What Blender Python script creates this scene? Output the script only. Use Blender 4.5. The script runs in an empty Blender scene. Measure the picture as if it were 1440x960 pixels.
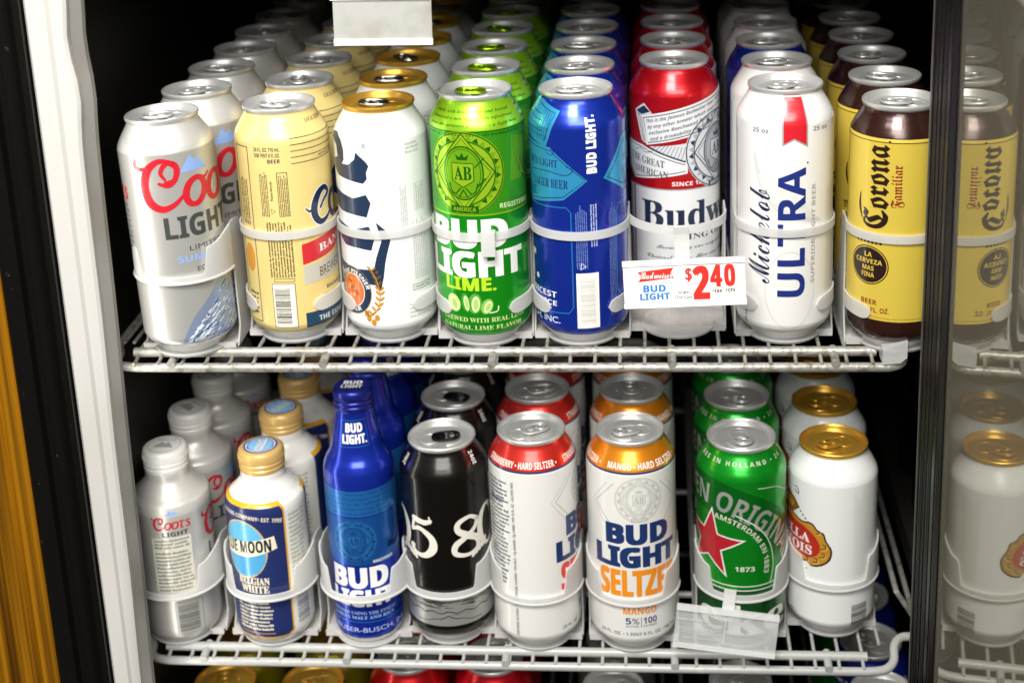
import bpy, math, random
from mathutils import Vector, Matrix
from mathutils.geometry import tessellate_polygon

S = bpy.context.scene
COL = S.collection
PI = math.pi
rnd = random.Random(7)

# ------------------------------------------------------------------ camera
cam = bpy.data.cameras.new("camera")
cam.sensor_width = 36.0
cam.lens = 51.73
cam.shift_x = -0.0205
cam.shift_y = -0.2116
cam.clip_start = 0.05
cam.clip_end = 50
cam_o = bpy.data.objects.new("camera", cam)
right = Vector((0.9963211, 0.07720793, -0.03719151))
fwd = Vector((-0.08447331, 0.95790092, -0.27439039))
up = Vector((0.01444067, 0.27652263, 0.9608989))
mw = Matrix((right, up, -fwd)).transposed().to_4x4()
mw.translation = Vector((0.07786, -1.192975, 0.476779))
cam_o.matrix_world = mw
COL.objects.link(cam_o)
S.camera = cam_o
cam.dof.use_dof = True
cam.dof.focus_distance = 1.12
cam.dof.aperture_fstop = 5.0

# ------------------------------------------------------------------ world (dim shop interior all round)
W = bpy.data.worlds.new("World")
S.world = W
W.use_nodes = True
wn, wl = W.node_tree.nodes, W.node_tree.links
bg = wn["Background"]
tc = wn.new("ShaderNodeTexCoord")
sx = wn.new("ShaderNodeSeparateXYZ")
rp = wn.new("ShaderNodeValToRGB")
mp = wn.new("ShaderNodeMapRange")
mp.inputs[1].default_value = -1.0
wl.new(tc.outputs["Generated"], sx.inputs[0])
wl.new(sx.outputs["Z"], mp.inputs[0])
wl.new(mp.outputs[0], rp.inputs[0])
e = rp.color_ramp.elements
e[0].position, e[0].color = 0.0, (0.10, 0.09, 0.08, 1)
e[1].position, e[1].color = 1.0, (0.75, 0.74, 0.70, 1)
x = rp.color_ramp.elements.new(0.5); x.color = (0.28, 0.27, 0.25, 1)
wl.new(rp.outputs[0], bg.inputs[0])
bg.inputs[1].default_value = 0.29

# ------------------------------------------------------------------ lamps
def area(name, loc, target, sx_, sy_, power, col):
    l = bpy.data.lights.new(name, "AREA")
    l.shape = "RECTANGLE"; l.size = sx_; l.size_y = sy_
    l.energy = power; l.color = col
    o = bpy.data.objects.new(name, l)
    o.location = loc
    d = Vector(target) - Vector(loc)
    o.rotation_euler = d.to_track_quat("-Z", "Y").to_euler()
    COL.objects.link(o)
    return o
area("window_light", (-0.18, -1.36, 1.60), (-0.03, -0.08, -0.05), 0.7, 0.5, 38, (1.0, 0.97, 0.92))
area("shop_front_light", (0.25, -2.45, 1.62), (0, 0, -0.1), 2.0, 0.9, 66, (1.0, 0.98, 0.95))
area("ceiling_light", (-0.45, -1.25, 1.75), (0, -0.08, 0), 1.2, 0.25, 16, (1.0, 0.98, 0.94))
area("right_post_light", (0.44, -0.62, 0.0), (0.05, 0, -0.05), 0.03, 0.8, 2.0, (1.0, 0.86, 0.58))
area("left_post_light", (-0.349, -0.168, -0.1), (0.1, -0.03, -0.1), 0.012, 0.8, 0.35, (1.0, 0.97, 0.90))

S.view_settings.view_transform = "Standard"
S.view_settings.look = "None"
S.view_settings.exposure = -0.02
S.view_settings.gamma = 1.0
S.cycles.max_bounces = 10
S.cycles.transparent_max_bounces = 12
S.cycles.use_denoising = True
S.cycles.caustics_reflective = False
S.cycles.caustics_refractive = False
S.cycles.sample_clamp_indirect = 6.0

# ------------------------------------------------------------------ materials
def lin(h):
    h = h.lstrip("#")
    c = [int(h[i:i + 2], 16) / 255 for i in (0, 2, 4)]
    return tuple(((v / 12.92) if v <= 0.04045 else ((v + 0.055) / 1.055) ** 2.4) for v in c) + (1,)
MATS = {}
def mat(key, col, rough=0.35, metal=0.0, coat=0.0, noise=None, bump=None, trans=0.0, spec=0.5, see=0.0, stretch=None):
    """one procedural material; noise=(scale, second colour, low, high), bump=(scale, strength)"""
    if key in MATS: return MATS[key]
    m = bpy.data.materials.new(key)
    m.use_nodes = True
    n, l = m.node_tree.nodes, m.node_tree.links
    p = n["Principled BSDF"]
    c = lin(col) if isinstance(col, str) else tuple(col) + (1,)
    p.inputs["Base Color"].default_value = c
    p.inputs["Roughness"].default_value = rough
    p.inputs["Metallic"].default_value = metal
    p.inputs["Coat Weight"].default_value = coat
    p.inputs["Coat Roughness"].default_value = 0.12
    p.inputs["Specular IOR Level"].default_value = spec
    if noise or bump:
        t0 = n.new("ShaderNodeTexCoord"); t = t0
        if stretch:
            t = n.new("ShaderNodeMapping"); t.inputs["Scale"].default_value = stretch
            l.new(t0.outputs["Object"], t.inputs["Vector"])
        tv = t.outputs[0] if stretch else t0.outputs["Object"]
    if noise:
        k = n.new("ShaderNodeTexNoise"); k.inputs["Scale"].default_value = noise[0]; k.inputs["Detail"].default_value = 6
        r = n.new("ShaderNodeValToRGB")
        r.color_ramp.elements[0].position = noise[2]; r.color_ramp.elements[1].position = noise[3]
        r.color_ramp.elements[0].color = c
        r.color_ramp.elements[1].color = lin(noise[1])
        l.new(tv, k.inputs["Vector"]); l.new(k.outputs["Fac"], r.inputs[0]); l.new(r.outputs[0], p.inputs["Base Color"])
    if bump:
        k2 = n.new("ShaderNodeTexNoise"); k2.inputs["Scale"].default_value = bump[0]
        b = n.new("ShaderNodeBump"); b.inputs["Strength"].default_value = bump[1]; b.inputs["Distance"].default_value = 0.001
        l.new(tv, k2.inputs["Vector"]); l.new(k2.outputs["Fac"], b.inputs["Height"]); l.new(b.outputs[0], p.inputs["Normal"])
    if trans:
        tr = n.new("ShaderNodeBsdfTranslucent"); tr.inputs[0].default_value = c
        mx = n.new("ShaderNodeMixShader"); mx.inputs[0].default_value = trans
        o = n["Material Output"]
        l.new(p.outputs[0], mx.inputs[1]); l.new(tr.outputs[0], mx.inputs[2]); l.new(mx.outputs[0], o.inputs[0])
    if see:
        tp = n.new("ShaderNodeBsdfTransparent"); m4 = n.new("ShaderNodeMixShader"); m4.inputs[0].default_value = see
        o = n["Material Output"]; src = o.inputs[0].links[0].from_socket
        l.new(src, m4.inputs[1]); l.new(tp.outputs[0], m4.inputs[2]); l.new(m4.outputs[0], o.inputs[0])
    MATS[key] = m
    return m
def ink(h):            # printed varnished ink
    return mat("ink_" + h.strip("#"), h, 0.28, 0.0, 0.4)
def foil(h, r=0.30):   # transparent ink over bare aluminium
    return mat("foil_" + h.strip("#") + ("_%d" % int(r * 100)), h, r, 0.58, 0.35)
ALU = mat("aluminium", "#d9d9d6", 0.30, 1.0)
LIDM = mat("lid_aluminium", "#e2e2df", 0.40, 0.60, bump=(220, 0.05))
GOLD = mat("gold_lid", "#ebb84a", 0.34, 0.62)
BLACKTAB = mat("black_tab", "#141414", 0.3, 0.3)
LIMETAB = mat("lime_tab", "#9fd21e", 0.28, 0.8)
PLASTIC = mat("white_plastic", "#f2f2f0", 0.38, trans=0.40, see=0.26)
FLOORP = mat("grey_white_plastic", "#d8d6d2", 0.45, noise=(60, "#b9b2a6", 0.5, 0.85), trans=0.2)
GALV = mat("galvanised_wire", "#b4b2ab", 0.42, 0.45, noise=(150, "#77705f", 0.48, 0.72), bump=(300, 0.5))
COATW = mat("white_coated_wire", "#aeafab", 0.35, 0.0, 0.2, noise=(90, "#c9c6ba", 0.6, 0.8), bump=(200, 0.25))
DARK = mat("shade_dark_liner", "#17150f", 0.5)  # deep shade of the cooler interior put into the wall colour
FRAMEW = mat("white_frame_paint", "#cfcdc8", 0.34, noise=(9, "#b9b6ae", 0.45, 0.75), stretch=(1, 1, 0.25))
FRAMEG = mat("grey_frame_edge", "#8f8d88", 0.45, 0.2, noise=(9, "#6f6c62", 0.4, 0.7))
RUBBER = mat("black_gasket", "#0d0c0b", 0.30, noise=(220, "#35312c", 0.70, 0.74), bump=(60, 0.15), spec=0.35)
RUBBERD = mat("black_stile", "#0b0a0a", 0.34, spec=0.3)
STEELE = mat("thin_steel_edge", "#8e8b84", 0.3, 0.8)
AMBER = mat("amber_panel", "#a8700c", 0.28, 0.15, 0.5, noise=(170, "#4d2e02", 0.40, 0.62), stretch=(1, 1, 0.01))
UPR = mat("grey_upright", "#b9b8b4", 0.4, 0.3)

# ------------------------------------------------------------------ mesh builder
class MB:
    def __init__(s):
        s.v, s.f, s.mi, s.mats, s.n = [], [], [], [], []
    def m(s, material):
        if material not in s.mats: s.mats.append(material)
        return s.mats.index(material)
    def add(s, vs, fs, material, ns=None):
        b = len(s.v); k = s.m(material)
        s.v += [tuple(v) for v in vs]
        s.n += [tuple(q) for q in (ns or [(0, 0, 0)] * len(vs))]
        for f in fs:
            s.f.append([b + i for i in f]); s.mi.append(k)
    def box(s, lo, hi, material):
        x0, y0, z0 = lo; x1, y1, z1 = hi
        s.add([(x0, y0, z0), (x1, y0, z0), (x1, y1, z0), (x0, y1, z0), (x0, y0, z1), (x1, y0, z1), (x1, y1, z1), (x0, y1, z1)],
              [(0, 3, 2, 1), (4, 5, 6, 7), (0, 1, 5, 4), (1, 2, 6, 5), (2, 3, 7, 6), (3, 0, 4, 7)], material)
    def lathe(s, prof, material, seg=48, c=(0, 0, 0), bands=None):
        vs, fs = [], []
        for (z, r) in prof:
            for k in range(seg):
                a = 2 * PI * k / seg
                vs.append((c[0] + r * math.sin(a), c[1] - r * math.cos(a), c[2] + z))
        b = len(s.v); s.v += vs; s.n += [(0, 0, 0)] * len(vs)
        for i in range(len(prof) - 1):
            zm = (prof[i][0] + prof[i + 1][0]) / 2
            mt = material
            if bands:
                for (zt, mm) in bands:
                    if zm < zt: mt = mm; break
            k0 = s.m(mt)
            for k in range(seg):
                q = (k + 1) % seg
                s.f.append([b + i * seg + k, b + i * seg + q, b + (i + 1) * seg + q, b + (i + 1) * seg + k]); s.mi.append(k0)
    def disc(s, z, r, material, seg=48, c=(0, 0, 0), flip=False):
        vs = [(c[0] + r * math.sin(2 * PI * k / seg), c[1] - r * math.cos(2 * PI * k / seg), c[2] + z) for k in range(seg)]
        f = list(range(seg))
        s.add(vs, [f[::-1] if flip else f], material)
    def tube(s, pts, r, material, seg=10, closed=False):
        P = [Vector(p) for p in pts]; n = len(P)
        vs, fs = [], []
        prev = None
        for i in range(n):
            if closed: t = P[(i + 1) % n] - P[i - 1]
            else: t = P[min(i + 1, n - 1)] - P[max(i - 1, 0)]
            t.normalize()
            if prev is None:
                ref = Vector((0, 0, 1)) if abs(t.z) < 0.9 else Vector((1, 0, 0))
                a = t.cross(ref).normalized()
            else:
                a = (prev - t * prev.dot(t)).normalized()
            prev = a
            bb = t.cross(a)
            for k in range(seg):
                g = 2 * PI * k / seg
                vs.append(P[i] + (a * math.cos(g) + bb * math.sin(g)) * r)
        for i in range(n if closed else n - 1):
            j = (i + 1) % n
            for k in range(seg):
                q = (k + 1) % seg
                fs.append((i * seg + k, i * seg + q, j * seg + q, j * seg + k))
        if not closed:
            fs.append(tuple(range(seg))[::-1]); fs.append(tuple((n - 1) * seg + k for k in range(seg)))
        s.add(vs, fs, material)
    def prism(s, poly, axis, a, b, material):
        """2-D outline swept from a to b along axis ('x','y','z'); outline holds the other two coordinates in order"""
        def P(p, t):
            return {"x": (t, p[0], p[1]), "y": (p[0], t, p[1]), "z": (p[0], p[1], t)}[axis]
        n = len(poly)
        vs = [P(p, a) for p in poly] + [P(p, b) for p in poly]
        fs = [(i, (i + 1) % n, n + (i + 1) % n, n + i) for i in range(n)]
        tri = tessellate_polygon([[Vector((p[0], p[1], 0)) for p in poly]])
        fs += [tuple(t) for t in tri] + [tuple(n + i for i in t)[::-1] for t in tri]
        s.add(vs, fs, material)
    def band(s, arc, thick, material):
        """curved strap: arc = list of (x, y, nx, ny, z0, z1)"""
        vs, fs = [], []
        for (x, y, nx, ny, z0, z1) in arc:
            vs += [(x, y, z0), (x, y, z1), (x + nx * thick, y + ny * thick, z1), (x + nx * thick, y + ny * thick, z0)]
        n = len(arc)
        for i in range(n - 1):
            for k in range(4):
                q = (k + 1) % 4
                fs.append((i * 4 + k, i * 4 + q, i * 4 + 4 + q, i * 4 + 4 + k))
        fs.append((0, 1, 2, 3)); fs.append((4 * n - 1, 4 * n - 2, 4 * n - 3, 4 * n - 4))
        s.add(vs, fs, material)
    def mesh(s, name, smooth=True, angle=40, custom=False):
        me = bpy.data.meshes.new(name)
        me.from_pydata(s.v, [], s.f)
        for mm in s.mats: me.materials.append(mm)
        me.polygons.foreach_set("material_index", s.mi)
        me.polygons.foreach_set("use_smooth", [smooth] * len(s.f))
        me.update()
        if custom:
            me.normals_split_custom_set_from_vertices(s.n)
        else:
            import bmesh
            bm = bmesh.new(); bm.from_mesh(me)
            bmesh.ops.recalc_face_normals(bm, faces=bm.faces)
            bm.to_mesh(me); bm.free()
            if smooth: me.set_sharp_from_angle(angle=math.radians(angle))
        return me
    def build(s, name, parent=None, **k):
        o = bpy.data.objects.new(name, s.mesh(name, **k))
        COL.objects.link(o)
        if parent: o.parent = parent
        return o

def tag(o, label, cat, group=None):
    o["label"] = label; o["category"] = cat
    if group: o["group"] = group
    return o
def thing(name, loc, label, cat, group=None, rot=(0, 0, 0)):
    o = bpy.data.objects.new(name, None)
    o.empty_display_size = 0.02
    o.location = loc; o.rotation_euler = rot
    COL.objects.link(o)
    return tag(o, label, cat, group)
def dup(root, loc, label, rz=0.0, group=None, rot=None):
    r = root.copy(); COL.objects.link(r)
    r.location = loc
    r.rotation_euler = rot or (0, 0, rz)
    r["label"] = label
    if group: r["group"] = group
    for ch in list(root.children):
        c = ch.copy(); COL.objects.link(c); c.parent = r
        for g in list(ch.children):
            d = g.copy(); COL.objects.link(d); d.parent = c
    return r

# ------------------------------------------------------------------ printed artwork
def fancy(sx_, style):
    U = {"b": (0x1D5D4, 0x1D5EE, 0x1D7EC), "serif": (0x1D400, 0x1D41A, 0x1D7CE), "script": (0x1D4D0, 0x1D4EA, None),
         "frak": (0x1D56C, 0x1D586, None), "bi": (0x1D63C, 0x1D656, None), "si": (0x1D468, 0x1D482, None)}.get(style)
    if not U: return sx_
    r = ""
    for c in sx_:
        if "A" <= c <= "Z": r += chr(U[0] + ord(c) - 65)
        elif "a" <= c <= "z": r += chr(U[1] + ord(c) - 97)
        elif c.isdigit() and U[2]: r += chr(U[2] + ord(c) - 48)
        else: r += c
    return r
TXT = {}
def text_tris(s, style="b", off=0.0):
    """glyph triangles of a line of text, normalised to the unit square, and its width/height ratio"""
    key = (s, style, off)
    if key in TXT: return TXT[key]
    c = bpy.data.curves.new("lettering", "FONT")
    c.body = fancy(s, style); c.size = 1.0; c.offset = off; c.resolution_u = 4; c.fill_mode = "FRONT"
    o = bpy.data.objects.new("lettering", c); COL.objects.link(o)
    dg = bpy.context.evaluated_depsgraph_get()
    ev = o.evaluated_get(dg); me = ev.to_mesh()
    me.calc_loop_triangles()
    T = [[(me.vertices[i].co.x, me.vertices[i].co.y) for i in t.vertices] for t in me.loop_triangles]
    ev.to_mesh_clear()
    bpy.data.objects.remove(o); bpy.data.curves.remove(c)
    xs = [p[0] for t in T for p in t]; ys = [p[1] for t in T for p in t]
    x0, x1, y0, y1 = min(xs), max(xs), min(ys), max(ys)
    w, h = max(x1 - x0, 1e-6), max(y1 - y0, 1e-6)
    TXT[key] = ([[((p[0] - x0) / w, (p[1] - y0) / h) for p in t] for t in T], w / h)
    return TXT[key]
def crom(P, n=6, closed=False):
    """Catmull-Rom through points of any dimension"""
    m = len(P); out = []
    rng = range(m) if closed else range(m - 1)
    for i in rng:
        p1, p2 = P[i], P[(i + 1) % m]
        p0 = P[i - 1] if (closed or i > 0) else p1
        p3 = P[(i + 2) % m] if (closed or i + 2 < m) else p2
        for k in range(n):
            t = k / n
            out.append(tuple(0.5 * ((2 * b) + (c - a) * t + (2 * a - 5 * b + 4 * c - d) * t * t + (-a + 3 * b - 3 * c + d) * t ** 3)
                             for a, b, c, d in zip(p0, p1, p2, p3)))
    if not closed: out.append(tuple(P[-1]))
    return out

class Art:
    """flat artwork in millimetres (u along the wall, v up); wrapped on a can later or laid on a card"""
    def __init__(s): s.t = []
    def tris(s, T, m, layer): s.t += [(t, m, layer) for t in T]
    def poly(s, pts, m, layer=1, holes=()):
        loops = [list(pts)] + [list(h) for h in holes]
        flat = [p for l in loops for p in l]
        T = tessellate_polygon([[Vector((p[0], p[1], 0)) for p in l] for l in loops])
        s.tris([[flat[i] for i in t] for t in T], m, layer)
    def rect(s, u0, v0, u1, v1, m, layer=1): s.tris([[(u0, v0), (u1, v0), (u1, v1)], [(u0, v0), (u1, v1), (u0, v1)]], m, layer)
    def frame(s, u0, v0, u1, v1, w, m, layer=1):
        s.rect(u0, v0, u1, v0 + w, m, layer); s.rect(u0, v1 - w, u1, v1, m, layer)
        s.rect(u0, v0 + w, u0 + w, v1 - w, m, layer); s.rect(u1 - w, v0 + w, u1, v1 - w, m, layer)
    def ell(s, cx, cy, rx, ry, m, layer=1, n=40, a0=0, rot=0):
        pts = []
        for k in range(n):
            a = 2 * PI * k / n; x, y = rx * math.cos(a), ry * math.sin(a)
            pts.append((cx + x * math.cos(rot) - y * math.sin(rot), cy + x * math.sin(rot) + y * math.cos(rot)))
        s.tris([[(cx, cy), pts[k], pts[(k + 1) % n]] for k in range(n)], m, layer)
    def ring(s, cx, cy, rx, ry, w, m, layer=1, n=48, a0=0.0, a1=2 * PI, rot=0):
        P = []
        for k in range(n + 1):
            a = a0 + (a1 - a0) * k / n
            q = []
            for d in (0, w):
                x, y = (rx - d) * math.cos(a), (ry - d) * math.sin(a)
                q.append((cx + x * math.cos(rot) - y * math.sin(rot), cy + x * math.sin(rot) + y * math.cos(rot)))
            P.append(q)
        for k in range(n):
            s.tris([[P[k][1], P[k][0], P[k + 1][0]], [P[k][1], P[k + 1][0], P[k + 1][1]]], m, layer)
    def stroke(s, pts, w, m, layer=1, smooth=True, closed=False, n=6):
        if not isinstance(w, (list, tuple)): w = [w] * len(pts)
        P = [(p[0], p[1], ww) for p, ww in zip(pts, w)]
        if smooth and len(P) > 2: P = crom(P, n, closed)
        if closed: P = P + [P[0]]
        L = []
        for i in range(len(P)):
            a, b = P[max(i - 1, 0)], P[min(i + 1, len(P) - 1)]
            if closed and i in (0, len(P) - 1): a, b = P[-2], P[1]
            dx, dy = b[0] - a[0], b[1] - a[1]; d = math.hypot(dx, dy) or 1
            nx, ny = -dy / d * P[i][2] / 2, dx / d * P[i][2] / 2
            L.append(((P[i][0] + nx, P[i][1] + ny), (P[i][0] - nx, P[i][1] - ny)))
        s.k = (getattr(s, "k", 0) + 1) % 9
        layer += 0.02 * s.k
        for i in range(len(L) - 1):
            s.tris([[L[i][1], L[i + 1][1], L[i + 1][0]], [L[i][1], L[i + 1][0], L[i][0]]], m, layer + 0.25 * i / len(L))
        layer += 0.3
        if not closed:
            for p in (P[0], P[-1]):
                if p[2] > 0.5: s.ell(p[0], p[1], p[2] / 2, p[2] / 2, m, layer, 10)
    def text(s, st, u0, v0, u1, v1, m, layer=2, style="b", off=0.0, rot=0, shear=0.0, slope=0.0):
        T, _ = text_tris(st, style)
        h = abs(v1 - v0) if rot == 0 else abs(u1 - u0)
        d = off * h * 1.1                      # heavier weights: the outline is struck several times, slightly shifted
        u0, u1, v0, v1 = u0 + d, u1 - d, v0 + d * 0.5, v1 - d * 0.5
        for q, (dx, dy) in enumerate([(0, 0)] if off == 0 else [(-d, -d * 0.5), (d, -d * 0.5), (-d, d * 0.5), (d, d * 0.5)]):
            def F(p):
                x, y = p
                if rot == 90: x, y = 1 - y, x
                elif rot == -90: x, y = y, 1 - x
                X = u0 + (u1 - u0) * x; Y = v0 + (v1 - v0) * y
                return (X + shear * (Y - v0) + dx, Y + slope * (X - u0) + dy)
            s.tris([[F(p) for p in t] for t in T], m, layer + 0.15 * q)
    def arctext(s, st, cx, cy, r, h, a0, a1, m, layer=2, style="b", off=0.0, inside=False):
        """text bent on a circle; angles in degrees, read from a0 to a1"""
        T, _ = text_tris(st, style)
        def F(p):
            a = math.radians(a0 + (a1 - a0) * p[0])
            rr = (r + h * (1 - p[1])) if inside else (r + h * p[1])
            return (cx + rr * math.cos(a), cy + rr * math.sin(a))
        s.tris([[F(p) for p in t] for t in T], m, layer)
    def micro(s, u0, v0, u1, v1, n, m, layer=2, rot=0, cap=0.62, ragged=0.12, seed=1):
        """n lines of copy too small to read: word-like runs of strokes"""
        r = random.Random(seed)
        along, across = (u1 - u0, v1 - v0) if rot == 0 else (v1 - v0, u1 - u0)
        lh = across / n
        for i in range(n):
            t = 0.0; end = along * (1 - ragged * r.random())
            while t < end:
                wl_ = lh * r.uniform(1.2, 4.0)
                q = t
                while q < min(t + wl_, end):
                    cw = lh * 0.36; hh = lh * cap * r.choice((0.7, 0.75, 1.0))
                    a0_, a1_ = q, q + cw * 0.72
                    b0 = across - (i + 1) * lh + lh * 0.2
                    if rot == 0: s.rect(u0 + a0_, v0 + b0, u0 + a1_, v0 + b0 + hh, m, layer)
                    else: s.rect(u1 - b0 - hh, v0 + a0_, u1 - b0, v0 + a1_, m, layer)
                    q += cw
                t += wl_ + lh * 0.4
    def barcode(s, u0, v0, u1, v1, m, white=None, layer=2, rot=0, seed=3):
        r = random.Random(seed)
        if white: s.rect(u0, v0, u1, v1, white, layer - 0.5)
        t = 0.06
        while t < 0.93:
            w = r.choice((0.008, 0.014, 0.022))
            if rot: s.rect(u0 + (u1 - u0) * 0.08, v0 + (v1 - v0) * t, u0 + (u1 - u0) * 0.86, v0 + (v1 - v0) * (t + w), m, layer)
            else: s.rect(u0 + (u1 - u0) * t, v0 + (v1 - v0) * 0.14, u0 + (u1 - u0) * (t + w), v0 + (v1 - v0) * 0.95, m, layer)
            t += w + r.choice((0.010, 0.016, 0.024))

def clip_line(poly, ax, val, keep_less):
    out = []
    n = len(poly)
    for i in range(n):
        a, b = poly[i], poly[(i + 1) % n]
        ia = (a[ax] <= val) if keep_less else (a[ax] >= val)
        ib = (b[ax] <= val) if keep_less else (b[ax] >= val)
        if ia: out.append(a)
        if ia != ib:
            t = (val - a[ax]) / (b[ax] - a[ax])
            out.append((a[0] + (b[0] - a[0]) * t, a[1] + (b[1] - a[1]) * t))
    return out
SEG = 72
class Wall:
    """a turned can or bottle wall: radius as a smooth function of height (metres)"""
    def __init__(s, pts, R):
        s.pts = pts; s.R = R
        s.zs = [p[0] for p in pts]
    def r(s, z):
        P = s.pts
        if z <= P[0][0]: return P[0][1]
        for i in range(len(P) - 1):
            if z <= P[i + 1][0]:
                h = P[i + 1][0] - P[i][0]; t = (z - P[i][0]) / h
                def sl(k):
                    if k <= 0 or k >= len(P) - 1: return 0.0
                    d0 = (P[k][1] - P[k - 1][1]) / (P[k][0] - P[k - 1][0]); d1 = (P[k + 1][1] - P[k][1]) / (P[k + 1][0] - P[k][0])
                    return 0.0 if d0 * d1 <= 0 else 2 * d0 * d1 / (d0 + d1)
                m0, m1 = sl(i) * h, sl(i + 1) * h
                a, b = P[i][1], P[i + 1][1]
                return (2 * t ** 3 - 3 * t * t + 1) * a + (t ** 3 - 2 * t * t + t) * m0 + (-2 * t ** 3 + 3 * t * t) * b + (t ** 3 - t * t) * m1
        return P[-1][1]
    def normal(s, th, z):
        d = (s.r(z + 2e-4) - s.r(z - 2e-4)) / 4e-4
        n = Vector((math.sin(th), -math.cos(th), -d)); n.normalize()
        return n
    def rings(s, extra=()):
        zs = set()
        for i in range(len(s.pts) - 1):
            z0, z1 = s.pts[i][0], s.pts[i + 1][0]
            k = 1 if abs(s.pts[i][1] - s.pts[i + 1][1]) < 1e-6 else 4
            for j in range(k): zs.add(round(z0 + (z1 - z0) * j / k, 6))
        zs.add(s.pts[-1][0])
        for e_ in extra: zs.add(round(e_, 6))
        return sorted(zs)
    def build(s, bands, art, name, parent, bottom=ALU, lift=0.0):
        mb = MB()
        zs = s.rings([b[0] for b in bands if s.zs[0] < b[0] < s.zs[-1]])
        b0 = 0
        mb.v += [(s.r(z) * math.sin(2 * PI * k / SEG), -s.r(z) * math.cos(2 * PI * k / SEG), z) for z in zs for k in range(SEG)]
        mb.n += [tuple(s.normal(2 * PI * k / SEG, z)) for z in zs for k in range(SEG)]
        for i in range(len(zs) - 1):
            zm = (zs[i] + zs[i + 1]) / 2
            mt = bands[-1][1]
            for (zt, mm) in bands:
                if zm < zt: mt = mm; break
            k0 = mb.m(mt)
            for k in range(SEG):
                q = (k + 1) % SEG
                mb.f.append([i * SEG + k, i * SEG + q, (i + 1) * SEG + q, (i + 1) * SEG + k]); mb.mi.append(k0)
        # domed underside
        zb = s.zs[0]
        for (za, ra, zc, rc) in ((zb, s.r(zb), zb + 0.006, s.r(zb) * 0.7), (zb + 0.006, s.r(zb) * 0.7, zb + 0.008, 0.0005)):
            vs = [(ra * math.sin(2 * PI * k / SEG), -ra * math.cos(2 * PI * k / SEG), za) for k in range(SEG)] + \
                 [(rc * math.sin(2 * PI * k / SEG), -rc * math.cos(2 * PI * k / SEG), zc) for k in range(SEG)]
            mb.add(vs, [(k, SEG + k, SEG + (k + 1) % SEG, (k + 1) % SEG) for k in range(SEG)], bottom, [(0, 0, -1)] * len(vs))
        if art:
            w = s.R * 2 * PI / SEG * 1000
            mmz = [z * 1000 for z in zs]
            for (t, m, layer) in art.t:
                if lift: t = [(q[0], q[1] + lift) for q in t]
                ar = (t[1][0] - t[0][0]) * (t[2][1] - t[0][1]) - (t[2][0] - t[0][0]) * (t[1][1] - t[0][1])
                if abs(ar) < 1e-7: continue
                if ar < 0: t = [t[0], t[2], t[1]]
                u0 = min(p[0] for p in t); u1 = max(p[0] for p in t)
                if u1 < -118 or u0 > 118: continue
                off = 0.00005 + 0.00005 * layer
                k0, k1 = math.floor(u0 / w + 1e-9), math.floor(u1 / w - 1e-9)
                for k in range(k0, k1 + 1):
                    P = t
                    if k0 != k1:
                        P = clip_line(clip_line(P, 0, k * w, False), 0, (k + 1) * w, True)
                    if len(P) < 3: continue
                    va = min(p[1] for p in P); vb = max(p[1] for p in P)
                    cuts = [q for q in mmz if va < q < vb]
                    edges = [va - 1] + cuts + [vb + 1]
                    for a, b in zip(edges, edges[1:]):
                        Q = P
                        if cuts: Q = clip_line(clip_line(P, 1, a, False), 1, b, True)
                        if len(Q) < 3: continue
                        vs, ns = [], []
                        tk0, tk1 = k * 2 * PI / SEG, (k + 1) * 2 * PI / SEG
                        # lies on the facet of the wall, lifted by the layer's offset
                        j = 0
                        zmid = (min(p[1] for p in Q) + max(p[1] for p in Q)) / 2000
                        for j in range(len(zs) - 1):
                            if zs[j] <= zmid <= zs[j + 1]: break
                        za, zb_ = zs[j], zs[j + 1]; ra, rb = s.r(za), s.r(zb_)
                        for p in Q:
                            th = p[0] / (s.R * 1000); z = p[1] / 1000
                            r = ra + (rb - ra) * (z - za) / (zb_ - za)
                            f = (th - tk0) / (tk1 - tk0)
                            r += off
                            X = r * ((1 - f) * math.sin(tk0) + f * math.sin(tk1)); Y = -r * ((1 - f) * math.cos(tk0) + f * math.cos(tk1))
                            vs.append((X, Y, z)); ns.append(tuple(s.normal(th, z)))
                        mb.add(vs, [tuple(range(len(vs)))], m, ns)
        o = mb.build(name, parent, custom=True)
        return o

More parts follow.
